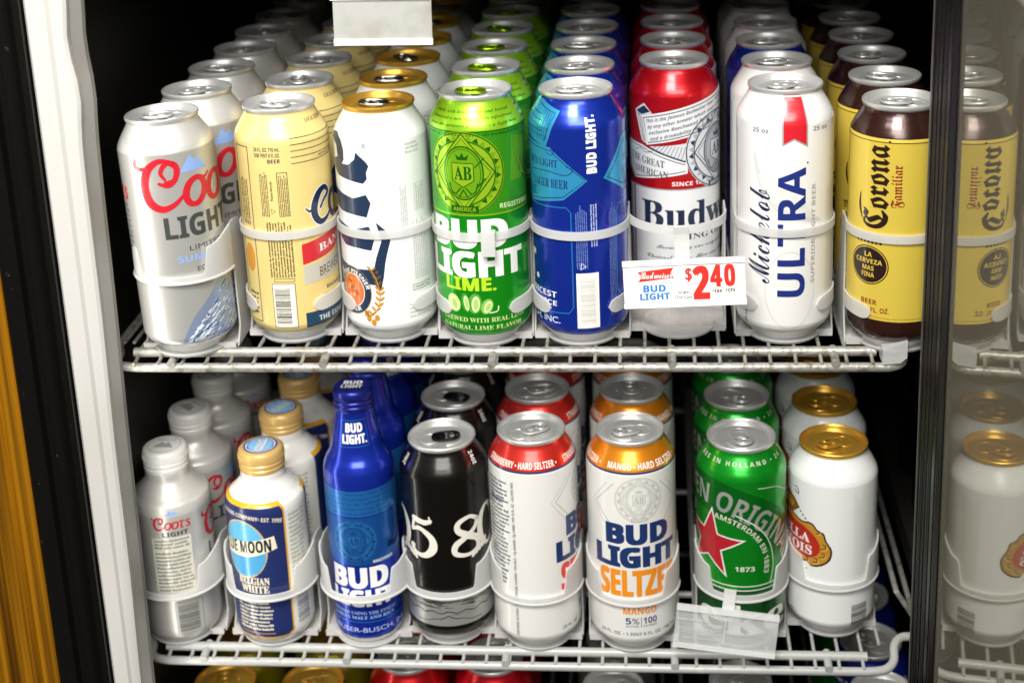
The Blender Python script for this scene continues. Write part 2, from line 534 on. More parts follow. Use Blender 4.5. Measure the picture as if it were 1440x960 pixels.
R0 = 0.03725
H25, H24, HST = 0.193, 0.1830, 0.1650
UP = 0.0090     # the upper row's cans stand this much lower and are this much taller
def can_wall(H):
    return Wall([(0.0, 0.0262), (0.0012, 0.0270), (0.0045, 0.0292), (0.0085, 0.0330), (0.0125, 0.0361), (0.0165, R0),
                 (H - 0.0258, R0), (H - 0.0225, 0.0366), (H - 0.0165, 0.0338), (H - 0.0105, 0.0302), (H - 0.0062, 0.0279), (H - 0.0042, 0.0274)], R0)
def make_lid(parent, H, lid_m, tab_m, tab_rot):
    mb = MB()
    mb.lathe([(H - 0.0046, 0.0272), (H - 0.0036, 0.0281), (H - 0.0022, 0.0287), (H - 0.0006, 0.0286), (H, 0.0280), (H - 0.0004, 0.0274),
              (H - 0.0022, 0.0268), (H - 0.0058, 0.0254), (H - 0.0066, 0.0246), (H - 0.0060, 0.0238), (H - 0.0046, 0.0229), (H - 0.0043, 0.0218),
              (H - 0.0044, 0.0196), (H - 0.0047, 0.0190), (H - 0.0047, 0.0002)], lid_m, 56)
    z = H - 0.0047
    c, s_ = math.cos(tab_rot), math.sin(tab_rot)
    def T(x, y, zz): return (x * c - y * s_, x * s_ + y * c, zz)
    # pour-opening score and raised bead
    pts = [T(0.0088 * math.cos(a), -0.0100 + 0.0078 * math.sin(a), z + 0.0001) for a in [2 * PI * k / 24 for k in range(24)]]
    mb.tube(pts, 0.0004, lid_m, 6, True)
    pts = [T(0.0125 * math.cos(a), 0.0035 + 0.0135 * math.sin(a), z + 0.0000) for a in [PI * (0.02 + 0.96 * k / 24) for k in range(25)]]
    mb.tube(pts, 0.0006, lid_m, 6)
    lid = mb.build("lid", parent)
    tb = MB()
    z += 0.0022
    out = []
    for k in range(28):
        a = 2 * PI * k / 28
        x = 0.0072 * math.copysign(abs(math.cos(a)) ** 0.7, math.cos(a)); y = 0.0034 + 0.0112 * math.copysign(abs(math.sin(a)) ** 0.75, math.sin(a))
        out.append(T(x, y, z + 0.0006 * (y / 0.0146)))
    tb.tube(out, 0.0011, tab_m, 8, True)
    web = []
    for k in range(20):
        a = 2 * PI * k / 20
        web.append((0.0066 * math.cos(a), -0.0018 + 0.0052 * math.sin(a)))
    vs = [T(p[0], p[1], z - 0.0006) for p in web] + [T(p[0], p[1], z + 0.0004) for p in web]
    n = len(web)
    tb.add(vs, [(k, (k + 1) % n, n + (k + 1) % n, n + k) for k in range(n)] + [tuple(range(n, 2 * n)), tuple(range(n))[::-1]], tab_m)
    ring2 = [T(0.0042 * math.cos(a), 0.0086 + 0.0036 * math.sin(a), z + 0.0003) for a in [2 * PI * k / 18 for k in range(18)]]
    tb.tube(ring2, 0.0008, tab_m, 6, True)
    cx, cy, _ = T(0, 0, 0)
    tb.lathe([(z - 0.0022, 0.0031), (z + 0.0008, 0.0030), (z + 0.0012, 0.0024), (z + 0.0009, 0.0002)], tab_m, 16, (cx, cy, 0))
    tb.build("tab", lid)
    return lid

# ------------------------------------------------------------------ colours of the printing
NAVY, DNAVY, WHITE = ink("#1c2f63"), ink("#18264a"), ink("#f2f2ee")
GREYT, LGREY, BLACK = ink("#7d7f80"), ink("#cfcfc8"), ink("#161514")
RED, DRED = ink("#cf1f2a"), ink("#a5121c")

def crest(a, cx, cy, r, dark, light, mid, L=1):
    """round brewer's crest: toothed ring, lozenge, oval and shield with the AB monogram"""
    a.ell(cx, cy, r, r, light, L)
    a.ring(cx, cy, r * 0.985, r * 0.985, r * 0.03, dark, L + 1)
    n = 30
    for k in range(n):
        t0, t1 = 2 * PI * k / n, 2 * PI * (k + 1) / n; tm = (t0 + t1) / 2
        p = lambda t, q: (cx + q * r * math.cos(t), cy + q * r * math.sin(t))
        a.poly([p(t0, 0.80), p(t1, 0.80), p(tm, 0.92)], dark if k % 2 else mid, L + 1)
    a.ring(cx, cy, r * 0.79, r * 0.79, r * 0.03, dark, L + 1)
    lo = [(cx + r * 0.76, cy), (cx, cy + r * 0.95), (cx - r * 0.76, cy), (cx, cy - r * 0.95)]
    a.poly(lo, light, L + 2)
    a.stroke(lo, r * 0.04, dark, L + 3, smooth=False, closed=True)
    a.stroke([(cx + (x - cx) * 0.88, cy + (y - cy) * 0.88) for x, y in lo], r * 0.02, dark, L + 3, smooth=False, closed=True)
    a.ell(cx, cy, r * 0.50, r * 0.66, mid, L + 4)
    a.ring(cx, cy, r * 0.50, r * 0.66, r * 0.035, dark, L + 5)
    a.ring(cx, cy, r * 0.43, r * 0.59, r * 0.015, dark, L + 5)
    sh = [(cx - r * 0.26, cy + r * 0.24), (cx + r * 0.26, cy + r * 0.24), (cx + r * 0.26, cy - r * 0.18), (cx, cy - r * 0.34), (cx - r * 0.26, cy - r * 0.18)]
    a.poly(sh, light, L + 6); a.stroke(sh, r * 0.025, dark, L + 7, smooth=False, closed=True)
    a.text("AB", cx - r * 0.21, cy - r * 0.16, cx + r * 0.21, cy + r * 0.17, dark, L + 7, style="serif", off=0.01)
    a.poly([(cx - r * 0.12, cy + r * 0.32), (cx + r * 0.12, cy + r * 0.32), (cx + r * 0.16, cy + r * 0.46), (cx + r * 0.06, cy + r * 0.38), (cx, cy + r * 0.50), (cx - r * 0.06, cy + r * 0.38), (cx - r * 0.16, cy + r * 0.46)], dark, L + 7)
    a.rect(cx - r * 0.34, cy - r * 0.96, cx + r * 0.34, cy - r * 0.80, dark, L + 6)
    a.text("AMERICA", cx - r * 0.28, cy - r * 0.93, cx + r * 0.28, cy - r * 0.83, light, L + 7)
    for ang, word in ((35, "EUROPE"), (-35, "ASIA")):
        t = math.radians(ang)
        a.stroke([(cx + r * 0.5 * math.cos(t) - 0.2 * r * math.sin(t), cy + r * 0.62 * math.sin(t) + 0.26 * r * math.cos(t) * (1 if ang < 0 else -1)),
                  (cx + r * 0.5 * math.cos(t) + 0.16 * r * math.sin(t) * 1, cy + r * 0.62 * math.sin(t))], r * 0.03, dark, L + 5, smooth=False)
    for sgn in (-1, 1):
        a.stroke([(cx + sgn * r * 0.06, cy - r * 0.36), (cx + sgn * r * 0.2, cy - r * 0.5), (cx + sgn * r * 0.30, cy - r * 0.42), (cx + sgn * r * 0.34, cy - r * 0.25)], r * 0.03, dark, L + 6)
        a.stroke([(cx, cy - r * 0.4), (cx + sgn * r * 0.1, cy - r * 0.58)], r * 0.03, dark, L + 6)

def script_coors(a, x, y, k, m, L=3):
    """flowing script: a big looped C followed by o o r s; x, y lower left, k scale (1 = 90 mm long)"""
    P = lambda pts: [(x + p[0] * k, y + p[1] * k) for p in pts]
    w = lambda *q: [v * k for v in q]
    a.stroke(P([(22, 27), (19, 33), (24, 40), (31, 36), (30, 27), (24, 22), (17, 24)][::-1]), w(2.2, 3, 3.4, 4, 4.4, 4, 2.5)[::-1], m, L)
    a.stroke(P([(22, 27), (19.5, 33), (24, 39.5), (30, 39), (32, 33), (29, 26), (22, 24.5)]), w(2, 3, 3.6, 4.2, 4.6, 3.6, 2.6), m, L)
    a.stroke(P([(27, 41), (18, 42), (9, 35), (5, 22), (8, 9), (17, 3), (27, 6), (35, 13)]), w(3, 4.4, 6.2, 7.2, 7, 5.6, 4, 2.4), m, L)
    a.stroke(P([(-1, 43), (-1, 38), (4, 36), (9, 37)]), w(2.6, 3.6, 3.2, 2.4), m, L)
    for cx in (45, 66):
        pts = [(cx + 8.2 * math.cos(t) + 2.0 * math.sin(t), 14 + 10.5 * math.sin(t)) for t in [2 * PI * q / 14 for q in range(14)]]
        a.stroke(P(pts), [k * (4.0 + 1.8 * abs(math.cos(2 * PI * q / 14))) for q in range(14)], m, L, closed=True, n=4)
        a.stroke(P([(cx + 4, 25), (cx + 10, 23), (cx + 14, 26)]), w(2.4, 2.4, 1.8), m, L)
    a.stroke(P([(80, 24), (85, 25), (84, 14), (83, 4), (90, 5)]), w(2.4, 4.4, 5, 4.4, 2), m, L)
    a.stroke(P([(85, 20), (90, 25), (94, 23)]), w(3, 3.6, 3), m, L)
    a.stroke(P([(110, 21), (105, 25), (100, 21), (104, 15), (108, 9), (104, 3), (97, 6)]), w(3, 3.6, 4, 5, 5, 4, 3), m, L)

def bud_light(a, u0, u1, vb0, vb1, vl0, vl1, m, L=4, u0l=None, u1l=None):
    a.text("BUD", u0, vb0, u1, vb1, m, L, off=0.05)
    a.text("LIGHT", u0l if u0l is not None else u0, vl0, u1l if u1l is not None else u1, vl1, m, L, off=0.05)

# ------------------------------------------------------------------ the can designs
def new_can(kind_label, loc, H, bands, art, lid_m=LIDM, tab_m=None, tab_rot=0.5, group=None, rot=(0, 0, 0), lift=0.0):
    o = thing("beer_can", loc, kind_label, "beer can", group, rot)
    can_wall(H).build(bands, art, "body", o, lift=lift * 1000)
    make_lid(o, H, lid_m, tab_m or lid_m, tab_rot)
    return o

def art_silver_mountain():
    a = Art(); m1 = foil("#d02030", 0.35)
    script_coors(a, -13, 112, 0.98, ink("#cf2330"))
    G = ink("#454845")
    a.text("LIGHT", 3, 90, 64, 108, G, 3, off=0.02)
    B = ink("#8fb0e6")
    a.poly([(20, 142), (29, 155), (33, 150), (35, 153), (44, 142)], B, 2)
    a.text("LIMITED", 20, 79, 52, 83, G, 2, style="")
    a.text("SUMMER", 10, 70, 52, 75.5, B, 2, off=0.01)
    a.text("EDITION", 24, 61, 52, 65, G, 2, style="")
    M1, M2, M3 = ink("#7f9cc8"), ink("#dfe6f0"), ink("#3d557f")
    a.poly([(4, 2), (10, 14), (16, 24), (24, 32), (33, 41), (40, 49), (47, 50), (58, 40), (75, 30), (75, 1)], foil("#a3b6d8", 0.4), 1)
    r = random.Random(4)
    for _ in range(230):
        x = r.uniform(8, 74); top = 2 + (x - 4) * 1.12 if x < 43 else 50 - (x - 43) * 0.62
        y = r.uniform(2, max(4, top - 3)); l = r.uniform(1.5, 6); w_ = r.uniform(0.4, 1.5)
        a.poly([(x, y), (x + l * 0.9, y + l * 0.55), (x + l * 0.9 - w_ * 0.4, y + l * 0.55 + w_), (x - w_ * 0.3, y + w_ * 0.8)], r.choice((M1, M2, M2, M2, M2, M3)), 1.5 + 0.002 * _)
    script_coors(a, -75, 120, 0.42, ink("#cf2330"))
    a.micro(-44, 66, -30, 118, 12, GREYT, 2, seed=2)
    return a
def art_cream():
    a = Art(); N = ink("#1b2c4e"); K = ink("#4a4434"); Y2 = ink("#e8cf75")
    a.text("24 FL. OZ. 710 mL", -14, 152, 7, 155.3, N, 2); a.text("ONE PINT 8 FL.OZ.", -14, 147.3, 7, 150.6, N, 2); a.text("BEER", -3, 142.6, 7, 145.8, N, 2)
    a.frame(-37, 8, -20.5, 155, 0.7, N, 2)
    a.micro(-34, 90, -24, 130, 4, K, 2, 90, seed=9)
    a.ell(-29, 62, 6, 12, ink("#d9973a"), 2); a.micro(-34, 14, -23, 34, 5, K, 2, seed=5)
    for i, v in enumerate((161, 156, 151, 146, 141)): a.rect(15.5, v, 70, v + 0.6, K, 2)
    a.text("SINCE 1873", 40, 142.6, 66, 145, K, 2, style="serif"); a.text("LOCAL RESERVE", 34, 170.5, 64, 173.5, K, 2, style="serif")
    a.micro(-11.5, 99, -4.5, 136, 5, K, 2, 90, seed=11); a.frame(3, 99, 11.5, 135, 0.5, K, 2); a.micro(3.8, 100, 10.8, 134, 5, K, 2, 90, seed=12)
    a.text("Please Recycle", -3.2, 112, -0.4, 128, K, 2, rot=90)
    a.stroke([(-2.8, 101), (-0.2, 103.5), (-3.4, 105.5)], 0.6, K, 2, smooth=False, closed=True)
    a.micro(-9, 48, 11.5, 95, 9, K, 2, 90, seed=13)
    a.frame(-6, 44, 10.5, 47, 0.4, N, 2)
    a.rect(-8, 5, 9.5, 42, ink("#f4f0e2"), 1); a.barcode(-8, 6, 8, 41, BLACK, None, 2, 1); a.frame(-8.5, 4.5, 10.5, 42.5, 0.4, N, 2)
    # big script initial and the red ribbon
    C = [(38, 101), (42, 106), (48, 111), (44, 116), (37, 113), (32, 104), (32, 95), (37, 89), (45, 91), (52, 98)]
    a.stroke([(24, 103), (27, 100), (31, 102)], [2, 3, 2.5], WHITE, 2.5); a.stroke(C, [4, 4, 5, 6, 7.5, 8, 7.6, 6.6, 5, 3.5], WHITE, 2.5)
    a.stroke([(24, 103), (27, 100), (31, 102)], [1, 1.8, 1.5], N, 3); a.stroke(C, [2.4, 2.4, 3.4, 4.4, 5.8, 6.4, 6, 5, 3.2, 1.8], N, 3)
    for cx in (57, 73):
        a.stroke([(cx + 7 * math.cos(t), 100 + 10 * math.sin(t)) for t in [2 * PI * q / 12 for q in range(12)]], 5, N, 3, closed=True, n=4)
    a.poly([(18, 57), (18, 74), (52, 79), (80, 92), (80, 70), (52, 62)], ink("#d2313a"), 2)
    a.text("BANQUET", 33, 63, 95, 71, WHITE, 3, style="serif", slope=0.12)
    a.poly([(18, 40), (18, 55.5), (45, 58), (80, 66), (80, 48), (45, 42)], ink("#c9c5b6"), 2)
    a.text("BREWED WITH", 32, 44, 78, 52, K, 3, slope=0.12, style="")
    a.text("BREWED IN", 38, 32, 66, 35, K, 2); a.text("GOLDEN COLORADO", 34, 26, 70, 29, ink("#b48a3a"), 2)
    a.rect(17, 3, 90, 16, ink("#1f4460"), 2); a.text("THE EXPERTS", 28, 7, 66, 11.5, ink("#dfe3df"), 3)
    a.micro(-58, 20, -42, 150, 10, K, 2, 90, seed=22)
    return a
def Zp(pts, l, x0, y0, k): return pts
def art_white_lite():
    a = Art(); N = ink("#22344f"); Gd = ink("#c68a2c")
    # heavy gothic lettering running up the can (feet of the letters to the right)
    def sh(pts, grow=0):
        a.poly([(q[0] - grow, q[1]) for q in pts], N, 2)
    sh([(-47, 162), (-36, 163), (-29, 158), (-26.5, 150), (-27, 142), (-30, 138.5), (-22, 139), (-15.5, 144), (-14, 150), (-6, 143), (-3.6, 139.5), (-6, 134), (-5.6, 129), (-9, 125), (-22, 126.5), (-36, 128), (-44, 132), (-45, 140), (-36, 143), (-37, 152), (-44, 157)])
    sh([(-55, 117), (-40, 116), (-30, 114), (-16, 112), (-4.5, 116), (-1, 109), (-5, 97.5), (-16, 98.5), (-32, 99), (-44, 102), (-46, 108)], 3)
    sh([(-52, 90), (-34, 89), (-18, 86), (-4, 90), (0.5, 81), (-3, 70), (-14, 71), (-30, 71), (-40, 76)], 3)
    sh([(8.5, 93.5), (15.5, 87), (19, 78), (16, 68), (14, 60), (12, 48), (9, 36), (5, 41), (-10, 42), (-26, 45), (-40, 51), (-52, 60), (-30, 55), (-12, 53), (4.5, 54), (7, 64), (12, 78)], 9.5)
    a.ring(-6.5, 155.5, 1.7, 1.7, 0.35, N, 2, 16); a.text("R", -7.1, 154.6, -5.9, 156.4, N, 2)
    cx, cy = -27, 34
    a.ell(cx, cy, 19, 20.5, ink("#c9b389"), 2); a.ell(cx, cy, 18.3, 19.8, N, 3); a.ring(cx, cy, 12.6, 14.2, 0.8, ink("#e8ddc2"), 4)
    a.ell(cx, cy, 11.8, 13.4, ink("#de6d2b"), 4)
    r = random.Random(5)
    for _ in range(26):
        t = r.uniform(0, 2 * PI); q = r.uniform(0.1, 0.8)
        a.ell(cx + 11 * q * math.cos(t), cy + 12 * q * math.sin(t), r.uniform(0.8, 1.9), r.uniform(0.8, 1.9), r.choice((ink("#f0a56a"), ink("#c2521d"), ink("#f3c092"))), 4.5, 10)
    a.arctext("A FINE PILSNER", cx, cy, 14.4, 3.6, 165, 10, WHITE, 5)
    a.arctext("BEER", cx, cy, 14.4, 3.4, -115, -60, WHITE, 5, inside=True)
    spine = [(-11, 14), (-3.5, 22), (-1.5, 34), (-4, 46), (-8, 54)]
    a.stroke(spine, 0.8, Gd, 2)
    for i in range(11):
        t = i / 10; p = crom(spine, 10)[int(t * 38)]
        for sgn, an in ((1, 0.7), (-1, 2.3)):
            a.ell(p[0] + 2.6 * math.cos(an), p[1] + 2.4 * math.sin(an), 2.6, 1.05, Gd, 2, 12, rot=an)
    for (x, y) in ((-12, 12), (-8, 9), (-5, 13), (-14, 16)): a.ell(x, y, 2.2, 2.8, Gd, 2, 12)
    Gy = ink("#bfc0bb")
    a.micro(19, 86, 25, 122, 4, Gy, 2, 90, seed=3); a.micro(33, 100, 42, 120, 4, Gy, 2, 90, seed=4); a.frame(32, 99, 43, 121, 0.4, Gy, 2)
    a.micro(26, 146, 40, 156, 3, Gy, 2, seed=6); a.micro(28, 42, 44, 92, 8, Gy, 2, 90, seed=8); a.frame(26, 33, 44, 38, 0.5, ink("#6b6a55"), 2)
    a.micro(28, 34.4, 42, 36.8, 1, ink("#6b6a55"), 2, seed=8)
    a.micro(22, 10, 46, 24, 4, Gy, 2, seed=9)
    return a
def art_lime():
    a = Art(); D = foil("#227a12"); Lm = foil("#b9ec2c", 0.33); Md = foil("#8ed41f", 0.33); W_ = WHITE
    a.rect(-118, 100.5, 118, 101.5, Lm, 1)
    a.rect(-118, 167, 118, 168, D, 1)
    for i, (v, st) in enumerate(((163.4, 21), (170.5, 22), (175.5, 23), (180, 24))):
        tt = ["and a distinctive drinkability", "from the process produces a light beer", "discovered a new way to brew refreshment", "made with lime flavor and brewed"][i]
        a.text(tt, -44 + i * 2, v, 44 - i * 2, v + 2.9, D, 2, style="si")
        a.text(tt, 50, v, 118, v + 2.9, D, 2, style="si"); a.text(tt, -118, v, -50, v + 2.9, D, 2, style="si")
    for k in range(12): a.stroke([(34 + k * 1.5, 161 - k * 0.3), (31 + k * 1.2, 125)], 0.45, Lm, 1.5, smooth=False)
    # hop leaf behind the crest
    for an in (0.2, 0.8, 1.4, 2.0, -0.4):
        a.ell(46 + 8 * math.cos(an), 128 + 9 * math.sin(an), 9, 4, foil("#2c8f1a"), 1.5, 20, rot=an); a.stroke([(46, 128), (46 + 16 * math.cos(an), 128 + 17 * math.sin(an))], 0.5, Lm, 2, smooth=False)
    crest(a, -8, 135, 33, D, Lm, Md, 2)
    a.text("REGISTERED", 20, 105, 52, 109, ink("#d9efb0"), 3, style="b", slope=-0.05)
    bud_light(a, -42, 26, 73.5, 97.5, 49.5, 71.5, W_, 4, -49, 40)
    a.text("LIME.", -29, 38.5, 14, 49.5, ink("#b4dc2a"), 4, off=0.04)
    for (x, y, rx, ry, ro, c1) in ((-22, 27, 6.2, 7.5, 0.3, "#c9dd8a"), (-11, 28.5, 3.6, 8.2, 0.15, "#3f9a2a"), (-3.5, 28, 5.4, 8.6, -0.1, "#57a63b"), (6, 25.5, 4.6, 6.6, -0.4, "#86bf58")):
        a.ell(x, y, rx, ry, ink(c1), 4, 24, rot=ro); a.ell(x + 0.6, y - 0.4, rx * 0.62, ry * 0.78, ink("#dcebb0"), 5, 20, rot=ro); a.ell(x + 0.8, y - 0.6, rx * 0.4, ry * 0.55, ink("#a9cf6e"), 6, 16, rot=ro)
    a.stroke([(8, 20), (14, 21), (15, 25)], 0.9, ink("#e9f0c9"), 4)
    LT = ink("#cfe39a")
    a.text("BREWED WITH REAL LIME", -34, 12.2, 40, 16, LT, 4, style="serif"); a.text("NATURAL LIME FLAVOR", -34, 5.6, 36, 9.4, LT, 4, style="serif")
    return a
def art_blue():
    a = Art(); C = foil("#3fb4ea", 0.34); D = foil("#141e7a"); Ln = foil("#2f8fe0"); W_ = ink("#e9edf2"); K = ink("#14245a")
    a.text("BUD LIGHT.", 8.4, 133, 16.8, 178, W_, 3, rot=90, off=0.055)
    hx = [(-66, 150), (-50, 156), (-20, 153), (9, 127.5), (-10, 112), (-44, 106), (-66, 112)]
    a.poly(hx, C, 2); a.stroke([(p[0] * 0.94 - 1, 131 + (p[1] - 131) * 0.88) for p in hx], 0.7, K, 3, smooth=False, closed=True)
    a.text("BUD LIGHT", -45, 137.5, -14, 143.5, K, 3, style="serif"); a.text("LAGER BEER", -40, 121, -6, 128, K, 3, style="serif")
    a.stroke([(-42, 132.5), (-24, 134), (-8, 132), (-2, 136), (-7, 139)], 0.6, K, 3); a.stroke([(-24, 149), (-19, 147), (-17, 150), (-20, 152)], 0.6, K, 3)
    a.micro(-58, 112, -36, 120, 4, K, 3, seed=3)
    tp = [(-62, 187), (-38, 187), (-13, 181), (-24, 153), (-48, 158), (-62, 158)]
    a.poly(tp, C, 2); a.stroke([(-40, 184), (-17, 179), (-26, 157)], 0.7, K, 3, smooth=False)
    for k in range(5): a.stroke([(-58 + k * 1.5, 180 - k * 4), (-31 + k, 177 - k * 4)], 0.5, K, 3, smooth=False)
    for k in range(5): a.stroke([(-30 + k * 2.5, 181 - k * 0.5), (-34 + k * 2.4, 158)], 0.4, K, 3, smooth=False)
    rx = [(22, 128), (44, 157), (70, 160), (70, 112), (45, 114)]
    a.poly(rx, C, 2); a.stroke([(26, 128), (45, 152), (66, 155)], 0.7, K, 3, smooth=False); a.stroke([(26, 128), (45, 118), (66, 116)], 0.7, K, 3, smooth=False)
    a.text("THE", 46, 136, 56, 141, K, 3, style="serif"); a.text("GENUINE", 44, 127, 64, 132, K, 3, style="serif")
    a.stroke([(-70, 104), (-8, 106), (-4.5, 102), (-4.5, 24), (-8, 19), (-70, 15)], 1.1, Ln, 2, smooth=False)
    a.stroke([(70, 106), (38, 104), (34, 99), (34, 34), (40, 26)], 1.1, Ln, 2, smooth=False)
    a.text("LIGHT.", -118, 42, -38, 66, W_, 3, off=0.03)
    a.text("CHOICEST", -62, 30.5, -18.5, 35.5, W_, 3); a.text("HOPS, RICE", -66, 23, -18.5, 28, W_, 3)
    a.text("ANHEUSER-BUSCH, INC.", -112, 8.5, -16, 14.5, W_, 3, style="")
    a.rect(-1.8, 6.5, 16, 52.5, ink("#eceae4"), 2); a.barcode(0, 8, 15, 51, ink("#c9c8c4"), None, 3, 1)
    Gy = ink("#6e83c4")
    a.micro(-1.5, 56, 8, 108, 6, Gy, 3, 90, seed=2); a.micro(10, 74, 16, 109, 3, ink("#b9c4e6"), 3, 90, seed=4); a.micro(26, 14, 33, 109, 5, Gy, 3, 90, seed=6)
    a.stroke([(2, 55.5), (6, 58), (2.5, 61)], 0.8, W_, 3, smooth=False, closed=True)
    a.stroke([(16, 110), (22, 102), (20, 92), (27, 86), (25, 76)], 2.5, foil("#3a3ab8"), 1.5)
    return a
def art_red():
    a = Art(); N = ink("#1f2a44"); G = ink("#c9ccd0"); Wt = ink("#d9dbdc"); R_ = ink("#c8202b")
    # ribbon with the creed
    rb = [(-27, 131), (-33, 154), (-30, 157), (80, 181), (80, 154), (-24, 131)]
    a.poly([(-38, 155), (-27, 162), (-19, 154), (-30, 150)], G, 3); a.poly([(-36, 154.5), (-27, 160), (-21, 155.5), (-30, 152)], N, 4)
    a.poly([(-38, 155), (-31, 152.5), (-25.5, 128), (-30, 130)], G, 3); a.stroke([(-35, 153), (-28, 130)], 0.5, N, 4, smooth=False); a.stroke([(-33, 153), (-26.5, 129.6)], 0.5, N, 4, smooth=False)
    rb = [(-30, 151), (-25, 127), (80, 150), (80, 178)]
    a.poly(rb, Wt, 3.5); a.stroke([(-28, 149.5), (-23.6, 129), (80, 152)], 0.8, N, 4.5, smooth=False); a.stroke([(-28, 149.5), (80, 175)], 0.8, N, 4.5, smooth=False)
    for i, s in enumerate(("This is the famous Budweiser beer. We know of no brand produced", "by any other brewer which costs so much to brew and age. Our", "exclusive Beechwood Aging produces a taste, a smoothness", "and a drinkability you will find in no other beer at any price.")):
        a.text(s, -25 + i * 1.3, 144.6 - i * 4.9, 96, 148.6 - i * 4.9, N, 5, style="bi", slope=0.235)
    # second ribbon
    g = [(-56, 128), (-30, 126.5), (10, 113), (10, 104), (-40, 96), (-48, 102), (-56, 104)]
    a.poly(g, Wt, 3); a.stroke([(-56, 126), (-30, 124.4), (8, 111.4)], 0.7, N, 4, smooth=False); a.stroke([(8, 106), (-39, 98), (-46, 103)], 0.7, N, 4, smooth=False)
    a.text("THE GREAT", -45, 113, -9, 119, N, 4, style="serif", slope=-0.12); a.text("AMERICAN", -40, 103, -6, 109, N, 4, style="serif", slope=-0.10)
    a.stroke([(-38, 121), (-32, 123), (-26, 120.5), (-20, 122)], 0.6, N, 4)
    a.poly([(-22, 126), (12, 130), (16, 140), (30, 130), (26, 108), (8, 110)], G, 2.5)
    for k in range(11): a.stroke([(-19 + k * 3, 124.5 - k * 1.1), (-14 + k * 2.8, 128.3 - k * 0.2)], 0.4, N, 3.2, smooth=False)
    a.stroke([(-22, 125), (8, 114)], 1.4, N, 3.3, smooth=False)
    crest(a, 41, 121, 33, N, G, ink("#9fa5ad"), 4)
    a.text("SINCE 1876", -3, 93.5, 30, 97, ink("#f3e8e4"), 3)
    a.rect(-118, 14, 118, 90, Wt, 1); a.rect(-118, 89.5, 118, 90.6, ink("#9a9ea4"), 2)
    a.text("Budweiser", -31, 56.5, 118, 80, N, 3, style="serif", off=0.012)
    a.text("KING OF BEERS", 2, 46.5, 84, 51.5, N, 3, style="serif")
    a.text("Brewed by our original process from the", -17, 37, 96, 42, N, 3, style="script"); a.text("Choicest Hops, Rice and Best Barley Malt", -26, 28, 96, 33, N, 3, style="script")
    a.rect(-42.5, 14, -40.5, 90, ink("#8c1a22"), 2)
    a.text("ANHEUSER-BUSCH, INC.", -24, 16, 96, 20, N, 3, style="serif")
    return a
def art_white_ribbon():
    a = Art(); B = ink("#22337e"); R_ = ink("#d5222f"); Gy = ink("#d8d8d4"); G2 = ink("#a8a8a6")
    a.poly([(-5.6, 186), (-5.2, 151.8), (3.8, 156.6), (14.6, 150.5), (14.4, 186)], G2, 2); a.poly([(-4.4, 187.5), (-4, 153.6), (3.8, 158), (13.4, 152.4), (13.2, 187.5)], R_, 3)
    a.text("25 oz.", -29, 161.5, -14.5, 165, ink("#6e7280"), 2); a.text("25 oz.", 19, 162.5, 34, 166, ink("#6e7280"), 2)
    # pale swooshes
    a.poly(crom([(-27, 145), (-18, 122), (-2, 104), (24, 94), (24, 90), (-4, 97), (-20, 113), (-27, 135)], 6, True), Gy, 1)
    a.poly(crom([(-24, 128), (-12, 108), (6, 98), (20, 95), (10, 108), (-6, 122)], 6, True), ink("#e4e4e0"), 1.4)
    a.ring(2, 36, 20, 32, 0.8, Gy, 1)
    a.text("ULTRA", -8, 31, 13.5, 135, B, 3, rot=90, off=0.012)
    a.text("Michelob", -33, 41, -14, 117, ink("#20264a"), 3, style="script", rot=90)
    a.ell(14.5, 138.5, 0.8, 0.8, B, 3, 10)
    a.text("SUPERIOR LIGHT BEER", 18.5, 41, 22, 121, G2, 2, rot=90)
    a.text("25 oz. 7 pt.", -37, 4, -34, 26, B, 2, rot=90); a.micro(34, 30, 46, 120, 6, Gy, 2, 90, seed=7)
    a.rect(-52, 15, -51.2, 160, ink("#b8283a"), 1)
    return a
def art_blue_stripe():
    a = Art(); R_ = ink("#c01c2c")
    a.poly([(12, 150), (12, 179), (38, 179), (44, 150), (44, 16), (12, 16)], R_, 2); a.rect(-58, 16, -54, 165, WHITE, 2); a.rect(-53, 16, -50, 165, R_, 2)
    a.text("BUD LIGHT", -30, 60, 8, 110, WHITE, 3, rot=90, off=0.03)
    return a
